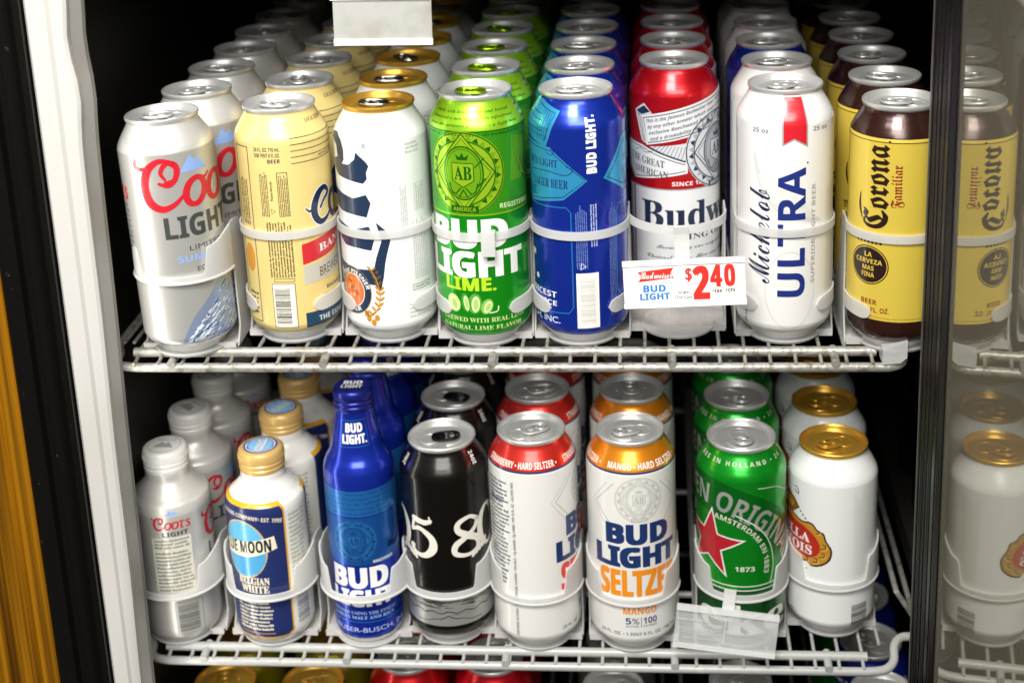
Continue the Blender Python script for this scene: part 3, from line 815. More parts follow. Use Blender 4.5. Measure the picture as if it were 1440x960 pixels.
def art_corona():
    a = Art(); K = ink("#2c1a16"); R_ = ink("#8c2420"); Ln = ink("#b89a30")
    a.rect(-118, 157.6, 118, 158.2, K, 2); a.rect(-118, 18.5, 118, 19.1, Ln, 2)
    a.text("Corona", -33, 90, -12.5, 156, K, 3, style="frak", rot=90, off=0.016)
    a.stroke([(-34, 96), (-36.5, 106), (-36, 116)], [0.6, 2.2, 0.8], K, 3); a.ell(-13, 158.6, 0.9, 0.9, K, 3, 10)
    a.text("Familiar", -11, 108, -1, 141, R_, 3, style="frak", rot=90)
    cx, cy = -27.5, 60
    a.ell(cx, cy, 16.5, 15.6, K, 2); a.ring(cx, cy, 15.6, 14.7, 0.6, ink("#e3c54e"), 3)
    for i, s in enumerate(("LA", "CERVEZA", "MAS", "FINA")):
        w_ = (3.2, 11.5, 5, 5.5)[i]; a.text(s, cx - w_, cy + 6.6 - i * 5.4, cx + w_, cy + 10.4 - i * 5.4, ink("#e3c54e"), 3)
    for k in range(7): a.rect(cx - 11 + k * 3.3, cy + 17.5, cx - 9 + k * 3.3, cy + 19.6, K, 2)
    a.rect(cx - 12, cy + 20.5, cx + 12, cy + 23.5, K, 2); a.micro(cx - 11, cy + 20.9, cx + 11, cy + 23, 1, ink("#e3c54e"), 3, seed=1)
    a.ell(-27, 84, 0.8, 0.8, K, 2, 10)
    a.text("BEER", -33, 28.5, -19.5, 32.6, R_, 2); a.text("1 PINT 8 FL. OZ.", -45, 20.8, -10, 25, R_, 2, slope=0.06)
    a.ell(34, 126, 9, 14, K, 2); a.ring(34, 126, 8, 13, 0.7, Ln, 3); a.micro(30, 118, 38, 132, 3, Ln, 3, seed=2)
    a.micro(20, 24, 40, 34, 3, R_, 2, seed=5); a.text("Corona", 62, 90, 82, 156, K, 3, style="frak", rot=90, off=0.016); a.text("Familiar", 84, 108, 94, 141, R_, 3, style="frak", rot=90)
    a.text("Corona", -100, 90, -80, 156, K, 3, style="frak", rot=90, off=0.016)
    a.text("Familiar", -72, 100, -64, 133, R_, 3, style="frak", rot=90)
    return a
def art_black():
    a = Art(); _st = a.stroke
    a.stroke = lambda pts, w, *k, **kw: _st(pts, [v * 1.15 for v in w] if isinstance(w, list) and len(w) > 2 and max(w) > 2 else w, *k, **kw)
    C = ink("#e8e4d8")
    def five(x):
        a.stroke([(x + 20, 121), (x + 14, 119), (x + 4, 121)], [2.8, 4.2, 4.6], C, 3); a.stroke([(x + 19, 124.5), (x + 20, 119)], 1.4, C, 3, smooth=False)
        a.stroke([(x + 4, 122), (x + 1.5, 110)], [3, 3], C, 3, smooth=False)
        a.stroke([(x + 1.5, 110), (x + 10, 112.5), (x + 20, 105), (x + 21, 95), (x + 14, 88), (x + 5, 88), (x, 93)], [2.5, 3.4, 5, 6.4, 4.5, 3.2, 3.4], C, 3)
        a.ell(x + 0.6, 94.4, 2.8, 2.6, C, 3, 14)
    def eight(x):
        a.stroke([(x + 25, 117), (x + 17, 121.5), (x + 7, 118), (x + 6, 111), (x + 14, 105), (x + 24, 99), (x + 24, 90), (x + 14, 86.5), (x + 3, 90), (x + 4, 98), (x + 14, 104), (x + 22, 110), (x + 25, 117)],
                 [3.4, 3, 4, 4.6, 5.4, 5, 3.4, 3, 4, 4.8, 4, 3.4, 3.4], C, 3)
    def zero(x):
        a.stroke([(x + 12 + 11 * math.cos(t), 106 + 18 * math.sin(t)) for t in [2 * PI * q / 12 for q in range(12)]], [2.4 + 3.4 * abs(math.cos(2 * PI * q / 12)) for q in range(12)], C, 3, closed=True, n=5)
    five(-28); eight(9); zero(36); zero(-56)
    eight(-86); five(64)
    for s, x in ((1, -22), (-1, 26)):
        for k in range(5): a.ell(x - s * (3 + k * 3.6), 85.5 + k * 1.8, 3.8, 1.7, C, 3, 14, rot=s * (2.2 - 0.12 * k))
    # silver landscape round the foot
    Sv, Dk = foil("#b9b8b4", 0.35), ink("#2a2927")
    a.rect(-118, 21, 118, 52, Sv, 1)
    r = random.Random(12)
    for i in range(150):
        u = r.uniform(-60, 60); v = r.uniform(38, 52); a.rect(u, v, u + r.uniform(3, 14), v + r.uniform(0.3, 0.7), Dk, 2)
    for i in range(40):
        u = r.uniform(-60, 60); v = r.uniform(30, 39); a.rect(u, v, u + r.uniform(1, 6), v + 0.3, Dk, 2)
    ridge = [(-118 + k * 4, 34.2 + 1.2 * math.sin(k * 1.7) + r.uniform(-0.4, 0.4)) for k in range(60)]
    a.stroke(ridge, 1.0, Dk, 2, smooth=False)
    for s in (-1, 1): a.stroke([(3, 31), (3 + s * 6, 28), (3 + s * 12, 27.5), (3 + s * 20, 25), (3 + s * 30, 24.4)], [0.9, 0.9, 0.7, 0.6, 0.5], Dk, 2)
    a.rect(-118, 14.4, 118, 17.5, Dk, 1.5)
    a.text("24oz", -43, 164, -37, 173, C, 3, rot=90); a.text("24oz", 36, 165, 42, 175, C, 3, rot=-90)
    return a
def seltzer(fl, flavour, cA, rot_u):
    a = Art(); B = ink("#1d3568"); F = ink(cA); Cr = ink("#c2c2ba"); Cm = ink("#dcdcd5")
    U = rot_u
    a.rect(-118, 169.2, 118, 170.8, B, 2)
    for k in range(3):
        a.text(flavour + " • HARD SELTZER •", -20 + U + k * 78 - 78, 172.6, 50 + U + k * 78 - 78, 177.6, ink("#fbeee2"), 3)
    crest(a, 7 + U, 146, 20.5, Cr, Cm, ink("#e8e8e3"), 1)
    for s in (-1, 1): a.stroke([(6 + U + s * 20, 160), (6 + U + s * 38, 140), (6 + U + s * 20, 118)], 1.0, Cr, 1, smooth=False); a.stroke([(6 + U + s * 26, 160), (6 + U + s * 42, 140), (6 + U + s * 26, 118)], 0.6, Cr, 1, smooth=False)
    a.text("BUD", -22 + U, 105, 34 + U, 124, B, 4, off=0.06); a.text("LIGHT", -33 + U, 83.5, 43 + U, 103, B, 4, off=0.06)
    a.text("SELTZER", -29 + U, 56, 44 + U, 81.5, F, 4, off=0.03)
    a.text(flavour, -8 + U, 39.5, 21 + U, 45.5, F, 4, off=0.02)
    a.text("5%", -6 + U, 30, 5.5 + U, 36, B, 4); a.text("100", 9 + U, 30, 21 + U, 36, B, 4); a.rect(7 + U, 27, 7.5 + U, 36.5, B, 4)
    a.text("ALC/VOL", -6 + U, 27, 5.5 + U, 29, GREYT, 4); a.text("CALORIES", 9 + U, 27, 21 + U, 29, GREYT, 4)
    a.text("25 FL. OZ. • 1 PINT 9 FL. OZ. (740 mL)", -29 + U, 18, 44 + U, 22, ink("#6f7274"), 4)
    # nutrition panel
    V = U - 62 if U > 10 else U + 66
    q = U - 97 if U > 10 else U + 60
    K = ink("#3a4254")
    a.micro(q, 62, q + 24, 160, 26, K, 3, seed=4, ragged=0.3)
    for v in (140, 112): a.rect(q, v, q + 24, v + 1.2, B, 3)
    a.text("CONTAINS ALCOHOL • NO ARTIFICIAL FLAVORS • 100 CALS • <1g SUGARS • 2g CARBS / PER 12 FL. OZ. • GLUTEN FREE", q + 27, 16, q + 30, 160, K, 3, rot=90)
    if U < 10: a.barcode(q, 20, q + 20, 54, K, None, 3, 1)
    return a
def art_green():
    a = Art(); W_ = ink("#e3e3dd"); Sv = foil("#cfd2cb"); R_ = ink("#b3202b"); D = foil("#0d5a22"); G2 = foil("#0c7f22")
    cx, cy, r = -45, 40, 95
    P = [(cx + (r - 8) * math.cos(math.radians(t)), cy + (r - 8) * math.sin(math.radians(t))) for t in range(130, 10, -5)] + [(cx + (r + 24) * math.cos(math.radians(t)), cy + (r + 24) * math.sin(math.radians(t))) for t in range(15, 135, 5)]
    a.poly(P, G2, 1)
    a.arctext("HEINEKEN ORIGINAL", cx, cy, r - 2, 19, 138, 22, Sv, 3, off=0.01)
    a.text("B E S   I N   H O L L A N D   •   2 4", -52, 169.5, 46, 172.8, ink("#c9d2b9"), 2)
    st = []
    for k in range(10):
        an = PI / 2 + k * PI / 5 - 0.10; q = 30 if k % 2 == 0 else 12
        st.append((-31 + q * math.cos(an), 98 + q * 0.98 * math.sin(an)))
    a.poly([(-31 + (p[0] + 31) * 1.14, 98 + (p[1] - 98) * 1.14) for p in st], W_, 3); a.poly(st, R_, 4)
    ccx, ccy, rr = -24, 80, 42
    a.arctext("AMSTERDAM EN 1883", ccx, ccy, rr, 4.8, 92, -10, ink("#cfd8c0"), 3)
    a.stroke([(ccx + (rr + 9) * math.cos(math.radians(t)), ccy + (rr + 9) * math.sin(math.radians(t))) for t in range(70, -22, -6)], 0.9, ink("#dfe6d4"), 3)
    a.arctext("BEER BREWED OUR", -45, 40, 86, 5, 128, 100, ink("#cfd8c0"), 3)
    a.text("1873", -7, 76, 9.5, 80.5, ink("#dfe6d4"), 3)
    for v in (61.5, 57.5): a.rect(-118, v, 118, v + 0.9, W_, 2)
    a.rect(-118, 51, 118, 57, D, 1)
    a.rect(-118, 12, 118, 46, D, 1)
    a.text("eke", -44, 15, 44, 44, W_, 3, style="serif", off=0.02); a.text("n", 54, 15, 78, 38, W_, 3, style="serif", off=0.02); a.text("n", -80, 15, -54, 38, W_, 3, style="serif", off=0.02)
    a.micro(-12, 14, 20, 17, 1, W_, 3, seed=3)
    for i in range(40):
        for j in range(3): a.ell(-58 + i * 3 + (j % 2) * 1.5, 136 + j * 3.2, 0.35, 0.35, G2, 2, 6)
    a.stroke([(12, 152), (30, 149), (46, 139)], 0.7, ink("#cfd8c0"), 3)
    return a
def art_stella():
    a = Art(); R_ = ink("#b82a1e"); Gd = ink("#c08a2e"); K = ink("#241a14"); W_ = WHITE
    cx, cy = -37, 88
    o = [(-66, 104), (-52, 110), (-40, 108), (-32, 106), (-22, 107), (-17, 102), (-12, 100), (-10, 94), (-5.5, 86), (-7, 77), (-14, 71), (-22, 69), (-26, 71.5), (-34, 71), (-44, 76), (-66, 78)]
    a.poly([(cx + (p[0] - cx) * 1.05, cy + (p[1] - cy) * 1.07) for p in crom(o, 4, True)], K, 2); a.poly(crom(o, 4, True), Gd, 3)
    i_ = [(-64, 101), (-52, 106), (-38, 104), (-28, 102.5), (-19, 97), (-14, 88), (-16, 80), (-24, 75), (-36, 77), (-52, 80), (-64, 82)]
    a.poly(crom(i_, 4, True), R_, 4)
    for (x, y, s) in ((-11, 88, 1), (-12, 80, 1), (-18, 74, 1), (-26, 73, 0.8), (-16, 101, 0.8)):
        a.stroke([(x - 2 * s, y - 2 * s), (x + 1.5 * s, y - 1 * s), (x + 1.5 * s, y + 2 * s), (x - 0.5 * s, y + 2 * s)], 0.7, K, 5)
        a.stroke([(x - 1 * s, y - 3 * s), (x + 2.5 * s, y - 2 * s), (x + 2.8 * s, y + 1 * s)], 0.6, ink("#ecc66a"), 5)
    a.text("STELLA", -71, 90.5, -23, 99, W_, 5, style="serif", off=0.015, slope=-0.03); a.text("ARTOIS", -70, 79.5, -21, 88, W_, 5, style="serif", off=0.015, slope=-0.03)
    # horn and star above the cartouche
    a.poly([(-58, 110), (-42, 111), (-34, 118), (-40, 124), (-50, 128), (-60, 126)], ink("#8a5a24"), 3); a.poly([(-58, 114), (-44, 114), (-40, 119), (-50, 124)], Gd, 4)
    for k in range(6): a.ell(-30 + k * 2.6 - 8, 120 - k * 2.4, 0.9, 0.9, K, 4, 8)
    a.stroke([(-40, 132), (-36, 130), (-36, 134), (-40, 136)], 0.9, K, 4)
    for k in range(5): a.ell(-46 + k * 5, 66.5 - k * 0.6, 0.6, 0.6, K, 3, 8)
    a.barcode(12, 8, 33, 34, ink("#4b4944"), None, 3, 1); a.micro(14, 60, 30, 140, 8, ink("#deded8"), 2, 90, seed=4)
    a.text("Artois", -46, 17, -36, 21, K, 3, style="script", slope=-0.2)
    a.text("STELLA", 60, 90.5, 112, 99, W_, 5, style="serif")
    return a
def art_simple(col, word, c2):
    a = Art(); a.text(word, -50, 120, 20, 146, ink(c2), 3, style="script", off=0.01); a.text(word, 60, 120, 118, 146, ink(c2), 3, style="script", off=0.01)
    a.text(word, -30, 164, 20, 172, ink(c2), 3, style="script"); a.stroke([(-40, 112), (0, 118), (40, 112)], 2.4, ink(c2), 3)
    return a

# ------------------------------------------------------------------ placing
LX = {1: -0.3013, 2: -0.2208, 3: -0.1412, 4: -0.0631, 5: 0.0151, 6: 0.0918, 7: 0.1755, 8: 0.2600,
      11: -0.3475, 12: -0.2635, 13: -0.1800, 14: -0.1082, 15: -0.0314, 16: 0.0511, 17: 0.1433, 18: 0.2214}
LY = {1: -0.1150, 2: -0.0884, 3: -0.0882, 4: -0.0954, 5: -0.0948, 6: -0.0815, 7: -0.0917, 8: -0.1079,
      11: -0.0850, 12: -0.0850, 13: -0.0850, 14: -0.0786, 15: -0.0849, 16: -0.0851, 17: -0.0771, 18: -0.0601}
SZ = -0.29576
SZ3 = -0.5700
DY = 0.0745
ORD = ["front", "second", "third", "fourth", "fifth", "sixth", "seventh", "eighth"]
def row_label(what, i, shelf):
    if i == 0: return "%s, front of its %s shelf row" % (what, shelf)
    return "%s, %s in its %s shelf row" % (what, ORD[i], shelf)

def lane(lid_, H, bands, art, what, shelf, n, start=0, lid_m=LIDM, tab_m=None, rots=(0.4,), rotz=None, z=0.0, tilt=0.0, lab=None):
    first = None
    lift = 0.0
    if shelf == "upper":
        lift = UP; z -= UP
        bands = [(b[0] if b[0] < 0.0126 else b[0] + UP, b[1]) for b in bands]
        H += UP
    for i in range(start, n):
        loc = (LX[lid_], LY[lid_] + DY * i, z)
        L = (lab or {}).get(i) or row_label(what, i, shelf)
        g = "row of " + what.replace(" can", "") + " cans" if " can" in what else "row of " + what
        if first is None:
            first = new_can(L, loc, H, bands, art, lid_m, tab_m, rots[0], g, (0, tilt, 0), lift)
        else:
            jz = 0.0 if not rotz else rotz[i % len(rotz)]
            c = dup(first, (loc[0] + rnd.uniform(-0.0008, 0.0008), loc[1], loc[2]), L, jz, g)
            # each lid is clocked differently
            for ch in c.children:
                if ch.name.startswith("lid"): ch.rotation_euler = (0, 0, rots[i % len(rots)] - rots[0] - jz)
    return first

SILV, PEARL = mat("silver_can", "#d2d1cc", 0.35, 0.55, 0.3), mat("pearl_white", "#e4e3de", 0.34, 0.45, 0.3)
lane(1, H24, [(0.0125, ALU), (H24 - 0.0245, SILV), (1, PEARL)], art_silver_mountain(), "silver can with red script and blue mountains", "upper", 7, rots=(1.9, 2.4, 1.5, 2.9, 0.7, 1.2), tilt=-0.030)
CREAM = mat("cream_paint", "#ead387", 0.36, 0.05, 0.3)
lane(2, H24, [(0.0085, ALU), (1, CREAM)], art_cream(), "cream yellow can with navy script and red ribbon", "upper", 6, rots=(1.5, 0.3, 1.2, 2.0, 0.6))
WHT = mat("white_can_paint", "#eef0ee", 0.32, 0.0, 0.4)
lane(3, H24, [(0.0085, ALU), (1, WHT)], art_white_lite(), "white can with dark blackletter and gold lid", "upper", 7, lid_m=GOLD, tab_m=ALU, rots=(1.6, 1.7, 0.9, 2.2))
LIMEG, LIMEL = foil("#1cab1e", 0.3), foil("#a4e02a", 0.32)
LIMEM = foil("#4ab81e", 0.32)
lane(4, H25, [(0.0085, ALU), (0.101, LIMEG), (0.1672, LIMEM), (1, LIMEL)], art_lime(), "lime green can with round crest and lime slices", "upper", 7, tab_m=LIMETAB, rots=(1.6, 1.4, 1.9, 1.2, 2.0))
BLU = foil("#1a38b2", 0.27)
lane(5, H25, [(0.0085, ALU), (1, BLU)], art_blue(), "blue can with light blue ribbon and vertical lettering", "upper", 7, rots=(1.8, 2.0, 1.6, 2.5, 1.1))
REDF = foil("#d3141f", 0.3)
lane(6, H25, [(0.0085, ALU), (1, REDF)], art_red(), "red can with grey label and ribbon of text", "upper", 6, start=1, rots=(2.6, 2.6, 2.2, 2.9, 1.7),
     lab={1: "red can with grey label standing at the front of its row behind the price tag"})
WH2 = mat("warm_white_can_paint", "#efeeea", 0.30, 0.0, 0.45)
r7 = lane(7, H25, [(0.0085, ALU), (1, WH2)], art_white_ribbon(), "white can with red ribbon and vertical blue lettering", "upper", 2, rots=(2.2, 1.8))
l7 = new_can("blue can with red stripes standing third in the row behind two white cans", (LX[7] - 0.001, LY[7] + 2 * DY, -UP), H25 + UP, [(0.0085, ALU), (1, BLU)], art_blue_stripe(), LIDM, None, 1.9)
for i in (3, 4, 5):
    dup(r7, (LX[7] + 0.001, LY[7] + DY * i, -UP), row_label("white can with red ribbon behind the blue striped can", i, "upper"), 0.2, "row of white cans with red ribbon and vertical blue lettering")
BRN, YEL = mat("brown_can_paint", "#3a1f19", 0.25, 0.4, 0.4), mat("yellow_can_paint", "#e6cb50", 0.33, 0.15, 0.35)
lane(8, H24, [(0.0065, ALU), (0.0165, BRN), (H24 - 0.0225, YEL), (1, BRN)], art_corona(), "yellow can with brown shoulder and brown blackletter", "upper", 6, rots=(1.7, 1.2, 1.9, 2.4))
# lower shelf cans
BLK = mat("black_can_paint", "#15120f", 0.26, 0.45, 0.4)
lane(14, H24, [(0.0085, ALU), (1, BLK)], art_black(), "black can with large cream numerals and silver foot", "lower", 3, tab_m=BLACKTAB, rots=(-1.45, -2.0, 0.4), z=SZ)
SRED, SORG = foil("#e0342a", 0.32), foil("#f0921c", 0.32)
WH3 = mat("seltzer_white_paint", "#ecebe6", 0.30, 0.05, 0.4)
lane(15, H25, [(0.0085, ALU), (H25 - 0.0230, WH3), (1, SRED)], seltzer(0, "STRAWBERRY", "#dd3a2a", 54), "white seltzer can with red shoulder band", "lower", 3, rots=(-1.1, -1.3), z=SZ)
lane(16, H25, [(0.0085, ALU), (H25 - 0.0230, WH3), (1, SORG)], seltzer(0, "MANGO", "#f0921c", 0), "white seltzer can with orange shoulder band", "lower", 3, rots=(2.0, 0.15), rotz=(0, 1.2, 0.3), z=SZ)
GRN = foil("#12a326", 0.30)
lane(17, H24, [(0.0085, ALU), (1, GRN)], art_green(), "green can with red star", "lower", 3, rots=(3.3, 3.75, 2.9), z=SZ)
lane(18, HST + 0.004, [(0.0085, ALU), (1, WHT)], art_stella(), "white can with gold lid and red cartouche", "lower", 3, lid_m=GOLD, rots=(2.1, 2.0, 1.4), z=SZ)

# aluminium bottles
def bottle_wall(h, R, r1, r2, zs0, zs1, zc):
    return Wall([(0.0, R * 0.80), (0.0015, R * 0.84), (0.006, R * 0.93), (0.011, R * 0.985), (0.016, R), (zs0, R), (zs0 + 0.006, R * 0.975), ((zs0 + zs1) / 2, (R + r1) / 2 * 1.03), (zs1, r1), (zs1 + 0.004, r1 * 0.99), (zc, r2)], R)
def make_bottle(label, loc, wall, bands, art, cap_m, rcap, zc, h, sticker, group):
    o = thing("beer_bottle", loc, label, "aluminium bottle", group)
    wall.build(bands, art, "body", o)
    mb = MB()
    pr = [(zc - 0.001, rcap * 0.93), (zc, rcap * 0.985), (zc + 0.003, rcap), (zc + 0.0042, rcap * 0.95), (zc + 0.0052, rcap), (zc + 0.0075, rcap), (zc + 0.0086, rcap * 0.95), (zc + 0.0096, rcap),
          (h - 0.005, rcap), (h - 0.002, rcap * 0.975), (h - 0.0004, rcap * 0.90), (h, rcap * 0.80), (h, 0.0003)]
    mb.lathe(pr, cap_m, 56)
    for k in range(44):
        a = 2 * PI * k / 44
        mb.box((rcap * math.sin(a) - 0.0003, -rcap * math.cos(a) - 0.0003, h - 0.0092), (rcap * math.sin(a) + 0.0003, -rcap * math.cos(a) + 0.0003, h - 0.0052), cap_m)
    cap = mb.build("cap", o)
    sb = MB()
    for (t, m, layer) in sticker.t:
        if (t[1][0] - t[0][0]) * (t[2][1] - t[0][1]) - (t[2][0] - t[0][0]) * (t[1][1] - t[0][1]) < 0: t = [t[0], t[2], t[1]]
        sb.add([(p[0] / 1000, p[1] / 1000, h + 0.00005 + 0.00006 * layer) for p in t], [(0, 1, 2)], m)
    if sb.v: sb.build("cap_print", cap, smooth=False)
    return o
def bottle_lane(l, n, maker, what):
    first = None
    for i in range(n):
        L = row_label(what, i, "lower"); loc = (LX[l], LY[l] + (DY if l != 13 else 0.066) * i * 0.95, SZ)
        if first is None: first = maker(L, loc)
        else: dup(first, loc, L, (0, -0.75, -0.4, 0.5)[i % 4] if l == 11 else (0, -0.5, 0.3, 0.2)[i % 4])
def mk_silver(L, loc):
    a = Art(); Rd, G, B = ink("#c0202c"), ink("#5d605d"), ink("#8fb0e6")
    script_coors(a, -5.5, 112, 0.29, Rd, 2); a.poly([(6, 126), (10, 130), (12, 128.6), (13, 129.6), (17, 126)], B, 2); a.text("LIGHT", 2, 106, 24, 110.4, ink("#3c403e"), 2, off=0.02)
    a.rect(-8, 52, 26, 105, ink("#d6d3c4"), 1.0)
    a.micro(-6, 94, 24, 104, 3, G, 2, seed=1); a.micro(-6, 53, 25, 92, 11, G, 2, seed=2)
    a.frame(6, 10, 30, 42, 0.4, G, 2); a.barcode(6, 11, 29, 41, G, None, 2, 1)
    for v0, v1 in ((40, 104),):
        a.ell(-40, 80, 14, 36, ink("#6f7780"), 1.5); a.ell(-40, 80, 12.8, 34.6, ink("#d7e0ea"), 2)
        a.poly([(-50, 60), (-42, 88), (-38, 80), (-34, 86), (-28, 58)], B, 3); a.poly([(-46, 46), (-38, 68), (-32, 48)], B, 3)
    script_coors(a, 40, 92, 0.62, Rd, 2); a.text("LIGHT", 44, 76, 100, 88, ink("#3d4550"), 2); a.poly([(66, 112), (74, 124), (84, 112)], B, 2)
    w = bottle_wall(0.175, 0.0342, 0.0187, 0.0182, 0.126, 0.150, 0.1555)
    s = Art(); s.ring(0, 0, 14, 14, 0.6, ink("#a9adb0"), 1, 40)
    s.poly([(-9, -5), (-3, 5), (0, 1), (3, 4), (9, -5)], ink("#a9adb0"), 1); s.text("BORN IN THE", -8, 7, 8, 9.5, ink("#a9adb0"), 1)
    return make_bottle(L, loc, w, [(0.0065, ALU), (0.124, mat("silver_bottle", "#d2d0cb", 0.36, 0.5, 0.3)), (1, mat("silver_bottle_neck", "#dcdad4", 0.4, 0.35, 0.3))], a, mat("silver_cap", "#efeee8", 0.38, 0.1), 0.0192, 0.156, 0.175, s, "silver bottles in the left row of the lower shelf")
def mk_moon(L, loc):
    a = Art(); N, Yl, Sk, Cr = ink("#222f63"), ink("#e3a91e"), ink("#63b4dc"), ink("#ece3c6")
    a.poly([(-60, 7), (-60, 136), (22, 136), (25, 130), (25, 12), (20, 7)], Yl, 1); a.poly([(-60, 9.5), (-60, 133), (21, 133), (23.4, 129), (23.4, 13), (19, 9.5)], N, 2)
    a.arctext("BLUE MOON BREWING COMPANY• EST. 1995", -24, -46, 170, 3.8, 104, 74.5, Cr, 3)
    a.ell(-15, 94, 22.6, 27.5, ink("#d8b36a"), 3, 48); a.ell(-15, 94, 21.5, 26.3, Sk, 4, 48); a.poly([(-36, 92), (-22, 88), (-8, 93), (6, 90), (5, 82), (-2, 72), (-15, 68.5), (-28, 73), (-35, 83)], ink("#4fa3d2"), 4.5)
    a.poly([(-44, 86), (-44, 99), (-10, 102), (14, 107), (16, 95), (-10, 87)], Cr, 5); a.text("BLUE MOON", -42, 88, 11, 99.5, ink("#1a1d2e"), 6, off=0.015, slope=0.10)
    a.text("BELGIAN", -22, 61, 7, 68, Cr, 5, style="serif", off=0.02); a.text("WHITE", -20, 53, 6, 60, Cr, 5, style="serif", off=0.02)
    a.rect(-24, 46, 8, 46.8, ink("#c79a4a"), 5); a.micro(-26, 16, 8, 45, 8, Cr, 5, seed=5); a.rect(-26, 13, 8, 13.8, ink("#c79a4a"), 5)
    Gy = ink("#a7a88e")
    a.micro(28, 58, 46, 124, 16, Gy, 2, seed=3); a.micro(14, 140, 26, 146, 3, ink("#c9c7bd"), 2, seed=6); a.barcode(28, 14, 46, 52, ink("#66707e"), None, 2, 1)
    a.poly([(56, 7), (56, 136), (100, 136), (100, 7)], N, 2); a.rect(56, 133, 100, 136, Yl, 3)
    w = bottle_wall(0.175, 0.0342, 0.0190, 0.0185, 0.126, 0.150, 0.1555)
    s = Art(); s.ell(0, 0, 14.5, 14.5, ink("#1d4f9a"), 1, 40); s.ring(0, 0, 12.8, 12.8, 0.7, WHITE, 2); s.ell(0, 0, 10.5, 10.5, ink("#8cc4ee"), 2, 36); s.poly([(-3, -10), (3, -10.5), (4, 10), (-3, 10)], ink("#e8eef2"), 3)
    s.text("MOON", -2.4, -9, 2.4, 9, ink("#8fa6c0"), 4, rot=90); s.arctext("EST. 1995 • GOLDEN • COLORADO", 0, 0, 10.9, 1.7, 200, -140, WHITE, 3)
    return make_bottle(L, loc, w, [(0.0065, ALU), (1, mat("moon_white", "#e6e4dc", 0.36, 0.0, 0.3))], a, mat("tan_cap", "#d2ad68", 0.36, 0.15, 0.2), 0.0195, 0.156, 0.175, s, "white bottles with navy label on the lower shelf")
def mk_blue(L, loc):
    a = Art(); C, K = foil("#2a7fd0", 0.34), ink("#123a80")
    a.rect(-100, 124, 100, 148, C, 1)
    for i in range(5): a.text(("this is the famous light beer", "the heart of lager brewed", "and aged to be refreshing", "a distinctive crisp finish", "fresh, and a clean taste")[i], -30 + (i % 2) * 5, 143.6 - i * 4.5, 32, 146.6 - i * 4.5, K, 2, style="si")
    a.rect(-100, 78, 100, 123, foil("#1f62b8", 0.34), 1); crest(a, -2, 101, 20.5, ink("#0f3676"), foil("#2f86cf", 0.34), foil("#2672bd", 0.34), 2)
    for an in (0.1, 0.7, 1.3): a.ell(30 + 5 * math.cos(an), 90 + 6 * math.sin(an), 7, 3.2, foil("#174f9e"), 1.5, 16, rot=an)
    a.text("REGISTERED", 13, 79.5, 32, 82, WHITE, 3)
    bud_light(a, -26, 26, 56, 76, 38, 54.5, WHITE, 3, -28, 30)
    a.text("BREWED USING THE FINEST", -30, 30.5, 32, 33.5, ink("#9fc2ee"), 3, style="serif"); a.text("BARLEY MALT AND RICE", -30, 26, 30, 29, ink("#9fc2ee"), 3, style="serif")
    a.rect(-94, 22.6, 94, 23.6, C, 2); a.text("ANHEUSER-BUSCH, INC.", -46, 12.5, 48, 17.5, ink("#b9c9ee"), 3, style="")
    a.frame(-14, 184, 22, 207, 0.7, C, 2); a.text("BUD", -8, 196.5, 16, 204.5, WHITE, 3, off=0.05); a.text("LIGHT.", -12, 187, 20, 195, WHITE, 3, off=0.05)
    R = 0.0300
    w = Wall([(0.0, R * 0.82), (0.0015, R * 0.86), (0.006, R * 0.95), (0.012, R), (0.153, R), (0.160, R * 0.985), (0.167, R * 0.91), (0.173, R * 0.80), (0.179, R * 0.73), (0.186, R * 0.685), (0.206, 0.0168), (0.213, 0.0160)], R)
    s = Art(); s.text("BUD", -8, 0.5, 8, 7, WHITE, 1, off=0.03); s.text("LIGHT", -9, -6.5, 9, -0.6, WHITE, 1, off=0.03)
    return make_bottle(L, loc, w, [(0.0065, ALU), (1, foil("#1a36b8", 0.27))], a, foil("#27309a", 0.33), 0.0168, 0.213, 0.2315, s, "blue bottles on the lower shelf")
bottle_lane(11, 4, mk_silver, "silver screw cap bottle with small red script")
bottle_lane(12, 4, mk_moon, "white bottle with navy label and tan cap")
bottle_lane(13, 4, mk_blue, "blue long neck bottle with white lettering")

# cans on the shelf below the lower one
def bottom_lane(x, y, n, what, bands, art, lid_m, rots, H=H24):
    LX[99], LY[99] = x, y
    return lane(99, H, bands, art, what, "bottom", n, lid_m=lid_m, rots=rots, z=SZ3)
YG = mat("yellow_green_can", "#a89a1e", 0.3, 0.6, 0.3)
bottom_lane(-0.332, -0.042, 2, "olive gold can in the left corner", [(0.0085, ALU), (1, YG)], None, GOLD, (0.3, 0.8))
bottom_lane(-0.249, -0.040, 2, "olive gold can below the tan capped bottles", [(0.0085, ALU), (1, YG)], None, GOLD, (2.0, 0.8))
bottom_lane(-0.164, -0.012, 2, "red can with white lettering below the blue bottles", [(0.0085, ALU), (1, REDF)], art_simple("", "Red Lager", "#efe6e2"), LIDM, (0.3, 0.9), H25)
bottom_lane(-0.083, -0.012, 2, "red can with dark flecks below the black can", [(0.0085, ALU), (1, REDF)], art_simple("", "Ale", "#3a1014"), LIDM, (1.0, 0.2), H25)
bottom_lane(0.030, -0.040, 2, "pale grey can below the orange seltzer can", [(0.0085, ALU), (1, mat("grey_can", "#8d8c86", 0.3, 0.5))], None, LIDM, (2.2, 0.2))
bottom_lane(0.146, -0.028, 2, "black can with silver lid below the green can", [(0.0085, ALU), (1, BLK)], None, LIDM, (2.2, 0.2))
a_ = Art(); 
for k in range(3): a_.text("Dos Ex", -50 + k * 74, 152, -4 + k * 74, 160, WHITE, 3, style="script")
